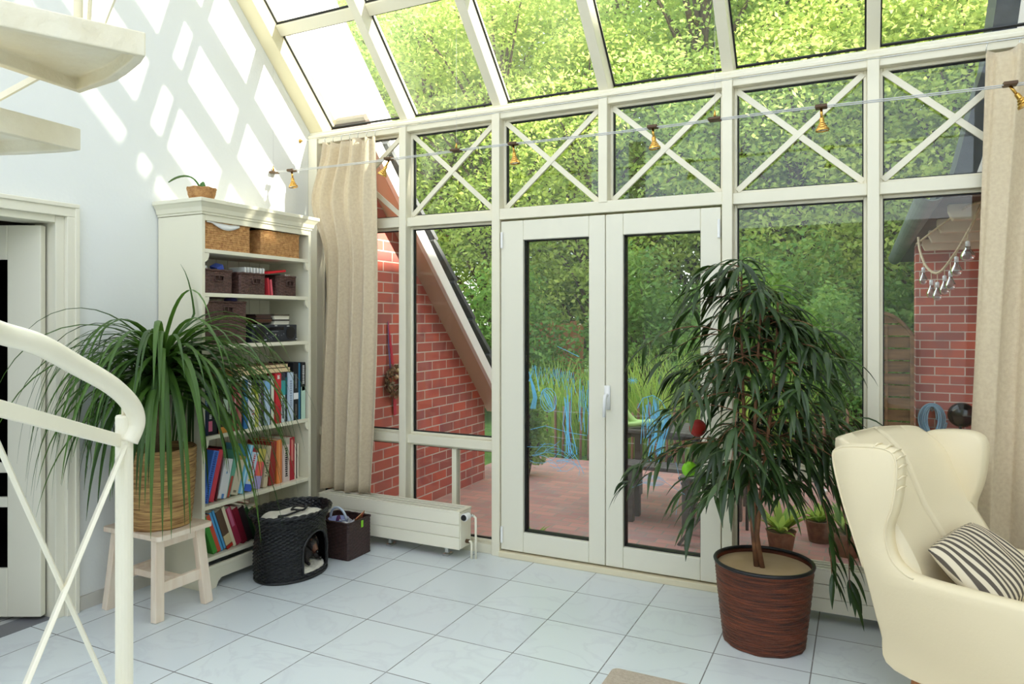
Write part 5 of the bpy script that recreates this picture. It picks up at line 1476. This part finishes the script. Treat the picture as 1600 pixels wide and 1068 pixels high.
# left wing: brick wall under a 45 degree verge
struct(MB().prism([(0.085, G), (2.25, G), (2.25, 0.64), (0.085, 2.80)], -0.35, -0.62, 'yz').build('wall_wing_left', X['brick_side']))
def slope_box(mb, x0, x1, ya, yb, n0, n1):
    """slab parallel to the 45 degree roof; n measured as y+z"""
    p = [(ya, n0 - ya), (yb, n0 - yb), (yb + (n1 - n0) / 2, n0 - yb + (n1 - n0) / 2), (ya + (n1 - n0) / 2, n0 - ya + (n1 - n0) / 2)]
    return mb.prism(p, x0, x1, 'yz')
rw = senv('roof_wing_left', (-1.0, 0.1, 2.9))
mb = MB(); slope_box(mb, -0.36, -0.19, 0.16, 2.32, 2.885, 2.93); mb.build('soffit', X['soffit'], rw)
mb = MB(); slope_box(mb, -0.189, -0.150, 0.16, 2.34, 2.885, 3.03); mb.build('verge_board', X['verge'], rw, bevel=.004)
mb = MB(); slope_box(mb, -0.57, -0.465, -2.6, 0.72, 3.06, 3.95); mb.build('upper_glare_board', X['verge'], rw)  # added white board, its white stands in for glare in the left roof panes
mb = MB(); slope_box(mb, -3.2, -0.20, 0.10, 2.34, 3.035, 3.10); mb.build('roof_deck', X['darkboard'], rw)
for i in range(6):
    ya = 2.36 - .33 * (i + 1); mb = MB()
    c = Vector((-1.67, ya + .19, 3.235 - (ya + .19)))
    mb.obox(c + NN * (-.035 if ya > -.1 else .06), (1.50, 0, 0), (U * .25 + NN * -.016), (NN * .019))
    mb.build('tile_course', X['rooftile'], rw)
# right wing: flat canopy with gutter, brick back wall
cw = senv('roof_canopy_right', (4.4, 3.6, 2.2))
box((3.40, 0.95, 2.235), (6.0, 6.4, 2.30)).build('canopy_roof', X['slate'], cw)
box((3.42, 0.95, 2.205), (6.0, 6.38, 2.2345)).build('canopy_soffit', X['darkboard'], cw)
mb = MB(); n = 12; L0 = []
pts_o = [(3.365 + .075 * math.cos(PI + PI * k / n), 2.265 + .085 * math.sin(PI + PI * k / n)) for k in range(n + 1)]
pts_i = [(3.365 + .068 * math.cos(PI + PI * k / n), 2.265 + .078 * math.sin(PI + PI * k / n)) for k in reversed(range(n + 1))]
mb.prism(pts_o + pts_i, 0.85, 6.42, 'xz'); o = mb.build('gutter', X['zinc'], cw, smooth=False)
for y in (1.25, 2.0, 2.75, 3.5):
    MB().prism([(3.475, 2.16), (3.50, 2.105), (4.6, 2.105), (4.6, 2.2045), (3.475, 2.2045)], y - .04, y + .04, 'xz').build('rafter', X['rafter'], cw, bevel=.004)
struct(box((3.447, 3.80, G), (6.0, 4.05, 2.20)).build('wall_wing_right', X['brick_back']))
# steep slate cheek of the house roof on the right, with its white verge board
rr_ = senv('roof_wing_right', (4.1, 1.1, 2.3))
MB().prism([(3.47, 2.31), (3.50, 2.42), (3.60, 2.86), (3.665, 3.10), (3.72, 3.55), (3.80, 4.2), (4.9, 4.2), (4.9, 2.31)], 1.0, 1.5, 'xz').build('slate_cheek', X['slate'], rr_)
MB().prism([(3.585, 2.31), (3.62, 2.42), (3.72, 2.86), (3.785, 3.10), (3.84, 3.55), (3.92, 4.2), (3.98, 4.2), (3.90, 3.55), (3.845, 3.10), (3.78, 2.86), (3.68, 2.42), (3.645, 2.31)], .975, .999, 'xz').build('verge_board', X['verge'], rr_)
# unseen house-shaped block added on the right to shade terrace and brick wall
blk = senv('wall_sun_blocker', (9.5, 1.5, G))
MB().prism([(8.0, G), (11.0, G), (11.0, 6.0), (9.2, 7.66), (8.0, 6.5)], -3.0, 6.0, 'xz').build('shade_block', X['brick_back'], blk)

# wreath on the brick wall
wt = thing('door_wreath', 'dried wreath with red ribbon hanging on the brick wall outside left', 'wreath', (-0.33, 0.64, 0.72))
R0 = random.Random(3)
mb = MB()
wc = Vector((-0.315, 0.66, 1.00))
for i in range(260):
    a = R0.uniform(0, 2 * PI); r = .10 + R0.gauss(0, .018)
    p = wc + Vector((R0.uniform(-.015, .03), r * math.cos(a), r * math.sin(a)))
    d = Vector((R0.uniform(.0, 1), R0.gauss(0, 1), R0.gauss(0, 1))).normalized() * R0.uniform(.025, .045)
    mb.ribbon([p, p + d * .5, p + d], [.003, .009, .001], Vector((R0.gauss(0, 1), R0.gauss(0, 1), R0.gauss(0, 1))), .3)
mb.build('dried_foliage', leaf_mat('dried leaf', (110, 98, 76), (176, 150, 116), .1), wt, smooth=True)
MB().tube([wc + Vector((-.012, .1 * math.cos(2 * PI * k / 40), .1 * math.sin(2 * PI * k / 40))) for k in range(40)], .014, 7, closed=True).build('ring', X['bark'], wt, smooth=True)
MB().ribbon([(-.338, .60, 1.47), (-.335, .63, 1.28), (-.325, .65, 1.09)], [.004, .014, .018], (0, 1, 0), .1).build('ribbon', C((190, 40, 70)), wt, solid=.002)
MB().ribbon([(-.325, .66, .93), (-.33, .68, .82), (-.335, .69, .72)], [.016, .022, .02], (0, 1, 0), .1).build('ribbon', C((190, 60, 84)), wt, solid=.002)
MB().ribbon([(-.338, .595, 1.47), (-.336, .60, 1.28), (-.325, .61, 1.09)], [.003, .007, .008], (0, 1, 0), .1).build('ribbon', C((96, 80, 140)), wt, solid=.002)
for i, (dy, dz_, c) in enumerate(((.0, .08, (226, 206, 150)), (.03, .05, (214, 190, 140)), (-.03, .03, (200, 170, 130)), (.05, -.08, (170, 30, 50)), (.09, -.03, (190, 40, 60)))):
    MB().lathe([(.001, -.02), (.016, -.012), (.021, 0), (.014, .014), (.001, .018)], tuple(wc + Vector((.03, dy, dz_))), 10).build('blossom', C(c), wt, smooth=True)

# light garland under the canopy
gr = thing('light_garland', 'rope garland with clear glass bulbs under the gutter outside right', 'garland', (3.45, 1.7, 1.75))
rope = spline([(3.640, 1.15, 2.185), (3.585, 1.22, 2.04), (3.52, 1.36, 1.90), (3.455, 1.6, 1.80), (3.405, 1.85, 1.85), (3.375, 2.05, 1.98), (3.372, 2.2, 2.10)], 8)
MB().tube(rope, .009, 7).build('rope', X['rope'], gr, smooth=True)
MB().tube(spline([(3.66, 1.12, 2.20), (3.565, 1.14, 2.175), (3.50, 1.6, 2.145), (3.45, 2.2, 2.13), (3.40, 2.9, 2.115)], 6), .008, 6).build('rope', X['rope'], gr, smooth=True)
for k, dl, s in ((9, .05, 1.35), (15, .03, 1.1), (18, .07, 1.0), (21, .05, 1.0), (25, .06, .95), (29, .06, .95), (36, .05, .9)):
    p = rope[k] + Vector((.0, -.012, -dl))
    o = MB().lathe([(.011, -.035), (.012, -.05), (.020, -.065), (.029, -.085), (.030, -.10), (.022, -.12), (.001, -.128)], tuple(p), 16, s, s).build('bulb', X['bulb'], gr, smooth=True)
    MB().lathe([(.005, .0), (.012, -.004), (.0125, -.036), (.001, -.038)], tuple(p), 12).build('socket', C((214, 216, 220), .3), o, smooth=True)
    MB().tube([rope[k], p], .003, 5).build('drop_cord', X['rope'], o)

# hose coil and pan on the right brick wall
hs = thing('garden_hose', 'blue grey garden hose coiled on the right brick wall', 'hose', (3.575, 3.72, .42))
mb = MB(); pts = []
for t in range(260):
    a = t * .24; q = (t * .24 / (2 * PI)) % 5 / 5; pts.append((3.575 + (.035 + .085 * q) * math.cos(a), 3.745 - .03 * abs(math.sin(t * .031)) - .012 * math.cos(a * .5), .555 + (.115 + .035 * q) * math.sin(a)))
mb.tube(pts, .0085, 6); mb.build('coil', X['hose'], hs, smooth=True)
MB().tube([(3.57, 3.802, .64), (3.57, 3.70, .64), (3.57, 3.685, .67)], .012, 8).build('hook', X['black'], hs, smooth=True)
pn = thing('pan_lid', 'black round pan hung beside the garden hose', 'pan', (3.815, 3.72, .42))
MB().lathe([(.001, .05), (.06, .045), (.10, .02), (.115, .0), (.11, -.004), (.001, -.004)], (0, 0, 0), 32, mtx=Matrix.Translation((3.815, 3.796, .60)) @ Matrix.Rotation(PI / 2, 4, 'X')).build('bowl', mat('black enamel', (16, 17, 18), .15), pn, smooth=True)
MB().tube([(3.80, 3.765, .50), (3.80, 3.75, .43), (3.80, 3.77, .36)], .012, 8).build('grip', X['black'], pn, smooth=True)

# arched fence panel
fn_ = thing('fence_panel', 'weathered horizontal slat fence panel with an arched top beside the right brick wall', 'fence', (3.22, 3.72, G))
FA, FB = 3.02, 3.42
def top(x):
    u = (x - FA) / (FB - FA)
    return 1.54 - .22 * max(0, (u - .35) / .65) ** 2 - .05 * max(0, (.2 - u) / .2) ** 2
for i in range(14):
    z0 = G + .05 + i * .115; z1 = z0 + .102
    x0, x1 = FA + .02, FB - .02; n = 8; zt = [min(z1, top(x0 + (x1 - x0) * k / n) - .02) for k in range(n + 1)]
    poly = [(x0, z0), (x1, z0)] + [(x0 + (x1 - x0) * k / n, max(zt[k], z0 + .002)) for k in reversed(range(n + 1))]
    MB().prism(poly, 3.70 + .026 * (i % 2), 3.714 + .026 * (i % 2), 'xz').build('slat', X['fencewood'], fn_)
for x in (FA + .01, FB - .01): box((x - .016, 3.68, G), (x + .016, 3.745, top(x) - .01)).build('post', X['fencewood'], fn_, bevel=.003)
box((3.19, 3.690, G + .02), (3.21, 3.6995, 1.44)).build('batten', X['fencewood'], fn_)
MB().tube([(FA + (FB - FA) * k / 16, 3.71, top(FA + (FB - FA) * k / 16)) for k in range(17)], .018, 8).build('arched_rail', X['fencewood'], fn_, smooth=True)

# low stake fence with wires
sf = thing('stake_fence', 'low fence of wooden stakes between terrace and reeds', 'fence', (1.0, 3.66, G))
R0 = random.Random(8)
for i in range(38):
    x = -0.75 + i * .098 + R0.uniform(-.02, .02); h = .62 + R0.uniform(-.08, .1)
    MB().tube([(x, 3.66, G - .005), (x + R0.uniform(-.02, .02), 3.66, G + h - .03), (x, 3.66, G + h)], [.016, .015, .005], 7).build('stake', X['stake'], sf, smooth=True)
for z in (.12, .42): 
    MB().tube([(-0.8 + k * .12, 3.642 + .003 * (k % 2), z + .004 * (k % 3)) for k in range(32)], .0022, 5).build('wire', X['cable'], sf)
of = thing('board_fence', 'orange brown upright board fence far behind the left door pane', 'fence', (-1.6, 7.4, G))
for i in range(11):
    x = -2.55 + i * .125
    MB().box((x, 7.4, G - .01), (x + .115, 7.425, 1.42 + .03 * math.sin(i * 2.3))).build('board', X['orangewood'], of, bevel=.003)
for z in (.25, 1.15): box((-2.56, 7.426, z), (-1.17, 7.46, z + .07)).build('rail', X['orangewood'], of)

# garden table, bench, folding chair, toy
gt = thing('garden_table', 'dark slatted garden table on the terrace behind the right door', 'table', (1.55, 2.05, G))
for i in range(6): box((1.10, 1.78 + i * .105, .535), (2.20, 1.875 + i * .105, .565)).build('slat', X['tablewood'], gt, bevel=.004)
for x in (1.18, 2.12):
    for y in (1.84, 2.34): box((x - .03, y - .03, G), (x + .03, y + .03, .5345)).build('leg', X['tablewood'], gt, bevel=.003)
mb = MB(); mb.box((1.165, 1.871, .46), (1.195, 2.309, .53)); mb.box((2.105, 1.871, .46), (2.135, 2.309, .53)); mb.box((1.19, 2.05, .462), (2.11, 2.09, .528)); mb.build('apron', X['tablewood'], gt)
gb = thing('garden_bench', 'low dark wooden bench in front of the garden table', 'bench', (1.56, 1.5, G))
for i in range(3): box((1.14, 1.42 + i * .085, .315), (1.98, 1.495 + i * .085, .345)).build('slat', X['tablewood'], gb, bevel=.003)
for x in (1.365, 1.80):
    for y in (1.45, 1.63): box((x - .028, y - .028, G), (x + .028, y + .028, .3145)).build('leg', X['tablewood'], gb, bevel=.003)
gc = thing('folding_chair', 'dark folding chair with crossed legs at the right end of the garden table', 'chair', (2.0, 1.15, G))
for y in (1.02, 1.30):
    MB().bar((1.84, y, G), (2.16, y, .36), .022, .05, up=(0, 1, 0)).build('leg', X['tablewood'], gc, bevel=.002)
    MB().bar((2.14, y + .024, G), (1.86, y + .024, .34), .022, .05, up=(0, 1, 0)).build('leg', X['tablewood'], gc, bevel=.002)
    MB().bar((2.16, y, .36), (2.30, y, .74), .022, .045, up=(0, 1, 0)).build('back_upright', X['tablewood'], gc, bevel=.002)
for i in range(5): box((1.84 + i * .07, 1.00, .362), (1.895 + i * .07, 1.345, .378)).build('seat_slat', X['tablewood'], gc)
for z in (.50, .60, .70):
    xx = 2.16 + .14 * (z - .36) / .38
    box((xx - .008, .995, z - .03), (xx + .010, 1.345, z + .03)).build('back_slat', X['tablewood'], gc)
ty = thing('foam_toy', 'pale green soft toy with long limbs lying on the garden table', 'toy', (1.22, 1.95, .566))
MB().tube(spline([(1.16, 1.85, .80), (1.20, 1.87, .70), (1.27, 1.90, .615), (1.34, 1.93, .60)], 6), .030, 10).build('limb', X['green_toy'], ty, smooth=True)
MB().tube(spline([(1.14, 1.84, .596), (1.28, 1.85, .602), (1.42, 1.88, .625), (1.56, 1.90, .618)], 6), [.022] * 10 + [.028] * 9, 10).build('limb', X['green_toy'], ty, smooth=True)
MB().tube(spline([(1.16, 2.0, .594), (1.28, 2.02, .596), (1.42, 2.0, .595)], 6), .025, 10).build('limb', X['green_toy'], ty, smooth=True)
lp = thing('pink_lantern', 'small pink lantern on the terrace near the right door frame', 'lantern', (2.16, 1.60, G))
MB().lathe([(.012, G + .001), (.012, G + .55)], (2.22, 1.60, 0), 10).build('stand', X['black'], lp)
MB().lathe([(.07, G + .55), (.06, G + .57), (.022, G + .63), (.016, G + .69), (.001, G + .70)], (2.22, 1.60, 0), 16).build('shade', X['pink'], lp, smooth=True)

# ------------------------------------------------------------------ plants outside
def leaf_cloud(mb, R0, blobs, n, L, w, hang=.3):
    tot = sum(b[3] * b[4] * b[5] for b in blobs) if False else sum((b[3] * b[4] * b[5]) ** .66 for b in blobs)
    vs, fs = mb.v, mb.f
    for b in blobs:
        k = int(n * (b[3] * b[4] * b[5]) ** .66 / tot)
        for _ in range(k):
            th = R0.uniform(0, 2 * PI); cz = R0.uniform(-1, 1); r = R0.uniform(.25, 1.0) ** .45; s = math.sqrt(1 - cz * cz)
            q = Vector((b[0] + b[3] * r * s * math.cos(th), b[1] + b[4] * r * s * math.sin(th), b[2] + b[5] * r * cz))
            d = Vector((R0.gauss(0, 1), R0.gauss(0, 1), R0.gauss(0, .6) - hang)).normalized()
            nn = Vector((R0.gauss(0, .7), R0.gauss(0, .7), R0.gauss(0, .5) + .8)); sd = d.cross(nn)
            if sd.length < 1e-3: continue
            sd.normalize(); l_ = L * R0.uniform(.65, 1.25); w_ = w * R0.uniform(.7, 1.2)
            o = len(vs)
            vs += [q, q + d * l_ * .45 + sd * w_, q + d * l_, q + d * l_ * .45 - sd * w_]
            fs.append((o, o + 1, o + 2, o + 3))
def tree_proto(name, label, cat, H, Rr, nb, n, L, w, m, seed, loc, trunk=.13, group=None, base=.28, m2=None):
    R0 = random.Random(seed)
    t = thing(name, label, cat, loc, 0.0, group)
    mb = MB(); k = MB()
    top_ = Vector((R0.uniform(-.3, .3), R0.uniform(-.3, .3), H * .93))
    tp = [Vector((0, 0, 0)), Vector((R0.uniform(-.1, .1), R0.uniform(-.1, .1), H * .3)), Vector((R0.uniform(-.25, .25), R0.uniform(-.2, .2), H * .6)), top_]
    tp = spline(tp, 5); k.tube(tp, [trunk * (1 - .88 * i / (len(tp) - 1)) for i in range(len(tp))], 9)
    blobs = []
    for i in range(nb):
        f = base + (1 - base) * (i + .5) / nb; z = H * f
        idx = min(int(f * (len(tp) - 1) * .95), len(tp) - 1); p0 = tp[max(0, idx - 2)]
        az = i * 2.4 + R0.uniform(-.5, .5)
        prof_ = math.sin(PI * min(1, (f - base) / (1 - base) * .86 + .14)) ** .6
        rr__ = Rr * prof_ * R0.uniform(.45, 1.0)
        c = Vector((p0.x + rr__ * math.cos(az), p0.y + rr__ * math.sin(az), z))
        mid = p0.lerp(c, .5) + Vector((0, 0, .12 * Rr))
        k.tube(spline([p0, mid, c], 4), [trunk * .34 * (1 - .85 * j / 8) + .004 for j in range(9)], 5)
        s = Rr * R0.uniform(.26, .42)
        blobs.append((c.x, c.y, c.z, s * 1.25, s * 1.25, s * .62))
    leaf_cloud(mb, R0, blobs, n, L, w)
    k.build('trunk', X['bark'], t, world=False, smooth=True)
    mb.build('foliage', m, t, world=False)
    return t
GT = 'trees behind the garden'
TA = tree_proto('leafy_tree', 'tall sunlit tree', 'tree', 9.5, 2.9, 58, 40000, .105, .029, X['treeleaf'], 31, (0.6, 9.6, G), .16, GT)
TB = tree_proto('leafy_tree', 'tall yellow green tree', 'tree', 8.2, 2.7, 52, 40000, .10, .028, X['treeleaf2'], 47, (-3.4, 8.6, G), .14, GT)
TC = tree_proto('leafy_tree', 'young yellow green tree', 'tree', 6.2, 2.1, 40, 26000, .095, .027, X['treeleaf2'], 53, (4.2, 7.6, G), .10, GT)
TREES = [(TA, 0.6, 9.6, 1.0, 0.0), (TB, -3.4, 8.6, 1.0, 0.0), (TC, 4.2, 8.2, 1.0, 0.0),
 (TB, 2.6, 10.4, 1.12, 1.2), (TA, 5.4, 11.0, 1.05, 2.1), (TC, -1.2, 8.2, 1.05, 2.6), (TA, -6.2, 10.2, 1.0, 4.0), (TC, 2.2, 8.3, 1.0, 4.4),
 (TB, 7.6, 9.2, 1.0, 3.3), (TA, -2.2, 13.0, 1.25, 5.0), (TA, 2.4, 14.5, 1.3, .7), (TB, 5.4, 15.0, 1.5, 2.9), (TB, -6.0, 14.5, 1.45, 4.6), (TA, 9.4, 13.6, 1.2, 1.7), (TA, -9.5, 14.0, 1.2, 3.1), (TB, -10.0, 9.0, 1.0, .4), (TC, 6.2, 7.2, 1.0, 5.5), (TB, -0.5, 17.0, 1.6, 1.9), (TA, 11.5, 17.5, 1.5, 5.9), (TA, -13.0, 18.0, 1.5, .2)]
TL = ['tall tree behind the middle of the double door', 'broad yellow green tree behind the brick gable at left', 'young tree seen through the bay right of the doors',
 'yellow green tree behind the right door pane', 'large tree seen above the right window bays', 'young tree left of the doors, behind the orange board fence', 'dark trunked tree far left beyond the gable roof', 'young tree just behind the right door leaf',
 'yellow green tree behind the right canopy roof', 'tall rear tree seen over the left upper panes', 'tall rear tree above the doors', 'tall rear yellow green tree above the right bays', 'tall rear yellow green tree at far left', 'rear tree at far right above the gutter', 'rear tree at the far left edge of the garden', 'yellow green tree beyond the left roof', 'young tree by the end of the gutter', 'highest yellow green tree at the very back', 'distant tree at the right rear', 'distant tree at the left rear']
done = set()
for (src, x, y, s, r), l in zip(TREES, TL):
    if src not in done:
        done.add(src); src.location = (x, y, G); src.rotation_euler = (0, 0, r); src.scale = (s, s, s); src['label'] = l
    else:
        c = copy_thing(src, (x, y, G), r, l); c.scale = (s, s, s)
GS = 'shrubs along the garden edge'
def shrub(name, label, loc, rx_, ry_, h, n, m, seed, L=.10, w=.026, group=GS):
    R0 = random.Random(seed); t = thing(name, label, 'shrub', loc, 0, group); mb = MB(); k = MB(); bl = []
    for i in range(16):
        a = i * 2.4; f = (i + .5) / 16; r = .75 * math.sqrt(R0.uniform(.05, 1))
        c = (rx_ * r * math.cos(a), ry_ * r * math.sin(a), h * (.18 + .68 * R0.random()))
        bl.append((c[0], c[1], c[2], rx_ * .42, ry_ * .42, h * .22))
        k.tube([(0, 0, 0), (c[0] * .4, c[1] * .4, c[2] * .6), c], [.022, .014, .004], 5)
    leaf_cloud(mb, R0, bl, n, L, w)
    k.build('stems', X['bark'], t, world=False, smooth=True); mb.build('foliage', m, t, world=False)
    return t
S1 = shrub('shrub', 'dark shrub behind the reeds at the left of the doors', (-2.2, 6.2, G), 1.3, .9, 2.4, 9000, X['bushleaf'], 61)
S2 = shrub('shrub', 'dark shrub behind the left door pane', (0.1, 6.6, G), 1.2, .9, 2.7, 9000, X['bushleaf'], 62)
for (src, x, y, s, r, l) in [(S1, 1.9, 6.4, 1.1, 1.0, 'dark shrub behind the right door pane'), (S2, 3.7, 6.8, 1.05, 2.0, 'dark shrub behind the tall ficus'), (S1, 5.6, 5.6, 1.0, 3.0, 'dark shrub behind the arched fence panel'), (S2, -4.6, 6.8, 1.1, 4.0, 'dark shrub beyond the end of the gable roof'), (S1, -6.8, 6.4, 1.3, 5.0, 'dark shrub at the far left garden edge'), (S2, 2.9, 5.2, .72, 5.5, 'low dark shrub left of the arched fence panel')]:
    c = copy_thing(src, (x, y, G), r, l); c.scale = (s, s, s)
for (src, x, y, s, r, l) in [(S1, -1.4, 11.2, 1.5, .6, 'tall rear shrub behind the orange board fence'), (S2, 1.0, 11.6, 1.5, 1.6, 'tall rear shrub in line with the middle of the double door'), (S1, 3.4, 12.2, 1.6, 2.6, 'tall rear shrub in line with the right door pane'), (S2, 6.6, 12.6, 1.6, 3.6, 'tall rear shrub in line with the ficus'), (S1, 9.0, 11.0, 1.6, 4.6, 'tall rear shrub beyond the end of the gutter'), (S2, -4.2, 12.0, 1.6, 5.6, 'tall rear shrub in line with the gable verge')]:
    c = copy_thing(src, (x, y, G), r, l); c.scale = (s, s, s)
t = shrub('climbing_plant', 'small dark shrub at the foot of the left brick wall end', (-0.05, 2.62, G), .26, .28, 1.05, 2600, X['bushleaf'], 71, .06, .018, None)
# iris and reed clumps behind the stake fence
def reed_clump(loc, h, n, seed, label):
    R0 = random.Random(seed); t = thing('reed_clump', label, 'reeds', loc, 0, 'reed clumps behind the stake fence'); mb = MB()
    for i in range(n):
        a = R0.uniform(0, 2 * PI); r = R0.uniform(0, .26); p = Vector((r * math.cos(a) * 1.2, r * math.sin(a) * .7, 0))
        d = Vector((R0.gauss(0, .16), R0.gauss(0, .14), 1)).normalized(); hh = h * R0.uniform(.6, 1.08); pts = [p.copy()]
        for k in range(5):
            p = p + d * hh / 5; d = (d + Vector((d.x * .25, d.y * .25, -.05))).normalized(); pts.append(p.copy())
        w = R0.uniform(.007, .013); mb.ribbon(pts, [w, w, w * .9, w * .75, w * .45, .001], (math.cos(a + 1.5), math.sin(a + 1.5), 0), .25)
    mb.build('blades', X['reedleaf'], t, world=False, smooth=True); return t
RC = reed_clump((-0.35, 4.05, G), 1.15, 120, 81, 'reed clump at the left of the left door pane')
for i, (x, y, s, l) in enumerate([(0.15, 3.98, 1.0, 'reed clump in the middle of the left door pane'), (0.55, 4.15, 1.08, 'reed clump at the right of the left door pane'), (0.95, 4.0, 1.1, 'reed clump at the left of the right door pane'), (1.35, 4.12, 1.15, 'reed clump in the middle of the right door pane'), (1.8, 4.0, 1.05, 'reed clump behind the left ficus leaves'), (2.25, 4.15, .95, 'reed clump behind the ficus crown'), (-0.8, 4.2, .9, 'reed clump beyond the end of the left brick wall')]):
    c = copy_thing(RC, (x, y, G), i * 1.3, l); c.scale = (s, s, s)
def flower_plant(loc, h, n, seed, label, name='potted_flower', flower=None, pot=True):
    R0 = random.Random(seed); t = thing(name, label, 'plant', loc); zb = loc[2]
    if pot:
        MB().lathe([(.07, .001), (.095, .15), (.10, .155), (.09, .155), (.088, .14), (.001, .135)], loc, 20).build('pot', X['terracotta'], t, smooth=True)
    mb = MB(); base = Vector(loc) + Vector((0, 0, .13 if pot else 0))
    for i in range(n):
        a = R0.uniform(0, 2 * PI); d = Vector((math.cos(a) * .7, math.sin(a) * .7, R0.uniform(.4, 1.4))).normalized(); p = base.copy(); pts = [p.copy()]; hh = h * R0.uniform(.5, 1)
        for k in range(5): p = p + d * hh / 5; d = (d + Vector((0, 0, -.2))).normalized(); pts.append(p.copy())
        mb.ribbon(pts, [.004, .016, .022, .016, .008, .001], (-math.sin(a), math.cos(a), 0), .3)
    mb.build('foliage', X['reedleaf'] if n % 2 else X['bushleaf'], t, smooth=True)
    if flower:
        p = base + Vector((.03, -.05, h * .9)); MB().tube([base, p], .003, 5).build('stalk', X['reedleaf'], t)
        MB().lathe([(.001, -.02), (.022, -.012), (.03, .01), (.018, .022), (.001, .012)], tuple(p), 14).build('blossom', C(flower), t, smooth=True)
flower_plant((2.90, 1.30, G), .30, 34, 91, 'potted plant with an orange blossom seen between ficus and armchair', flower=(236, 120, 60))
flower_plant((2.50, 1.15, G), .34, 37, 92, 'green potted plant seen behind the ficus trunk', pot=True)
flower_plant((2.72, 1.55, G), .26, 29, 93, 'small potted plant with a white blossom behind the ficus', flower=(240, 240, 236))
flower_plant((0.90, 0.62, G), .20, 19, 94, 'low weed growing at the foot of the left door', name='weed_plant', pot=False)
bx_ = thing('plastic_box', 'small white plastic box on the terrace beside the potted flowers', 'box', (3.02, 1.55, G))
box((2.95, 1.50, G), (3.09, 1.62, .02)).build('box_body', C((206, 222, 226)), bx_, bevel=.008)
box((2.945, 1.495, .0205), (3.095, 1.625, .036)).build('lid', C((226, 234, 236)), bx_, bevel=.004)

# ================================================================== LIGHT
w = bpy.data.worlds.new('world'); sc.world = w; w.use_nodes = True
nt = w.node_tree; N, L = nt.nodes, nt.links
bg = N['Background']; sky = N.new('ShaderNodeTexSky'); sky.sky_type = 'NISHITA'
sky.sun_disc = False; sky.sun_elevation = math.radians(30); sky.sun_rotation = math.radians(78.5)
sky.air_density = 1.0; sky.dust_density = 1.5; sky.ozone_density = 1.0
hz_ = N.new('ShaderNodeMixRGB'); hz_.inputs['Fac'].default_value = 0.62; hz_.inputs['Color2'].default_value = (2.35, 2.3, 2.2, 1)
L.new(sky.outputs['Color'], hz_.inputs['Color1']); L.new(hz_.outputs['Color'], bg.inputs['Color']); bg.inputs['Strength'].default_value = 0.42
sd = bpy.data.lights.new('sun', 'SUN'); sd.energy = 9.0; sd.angle = math.radians(0.9); sd.color = (1.0, 0.93, 0.80)
so = bpy.data.objects.new('sun', sd); col.objects.link(so)
dv = Vector((-1.675, -0.34, -1.0)).normalized()
so.rotation_euler = dv.to_track_quat('-Z', 'Y').to_euler(); so.location = (8, 2, 8)
sc.view_settings.exposure = 1.36
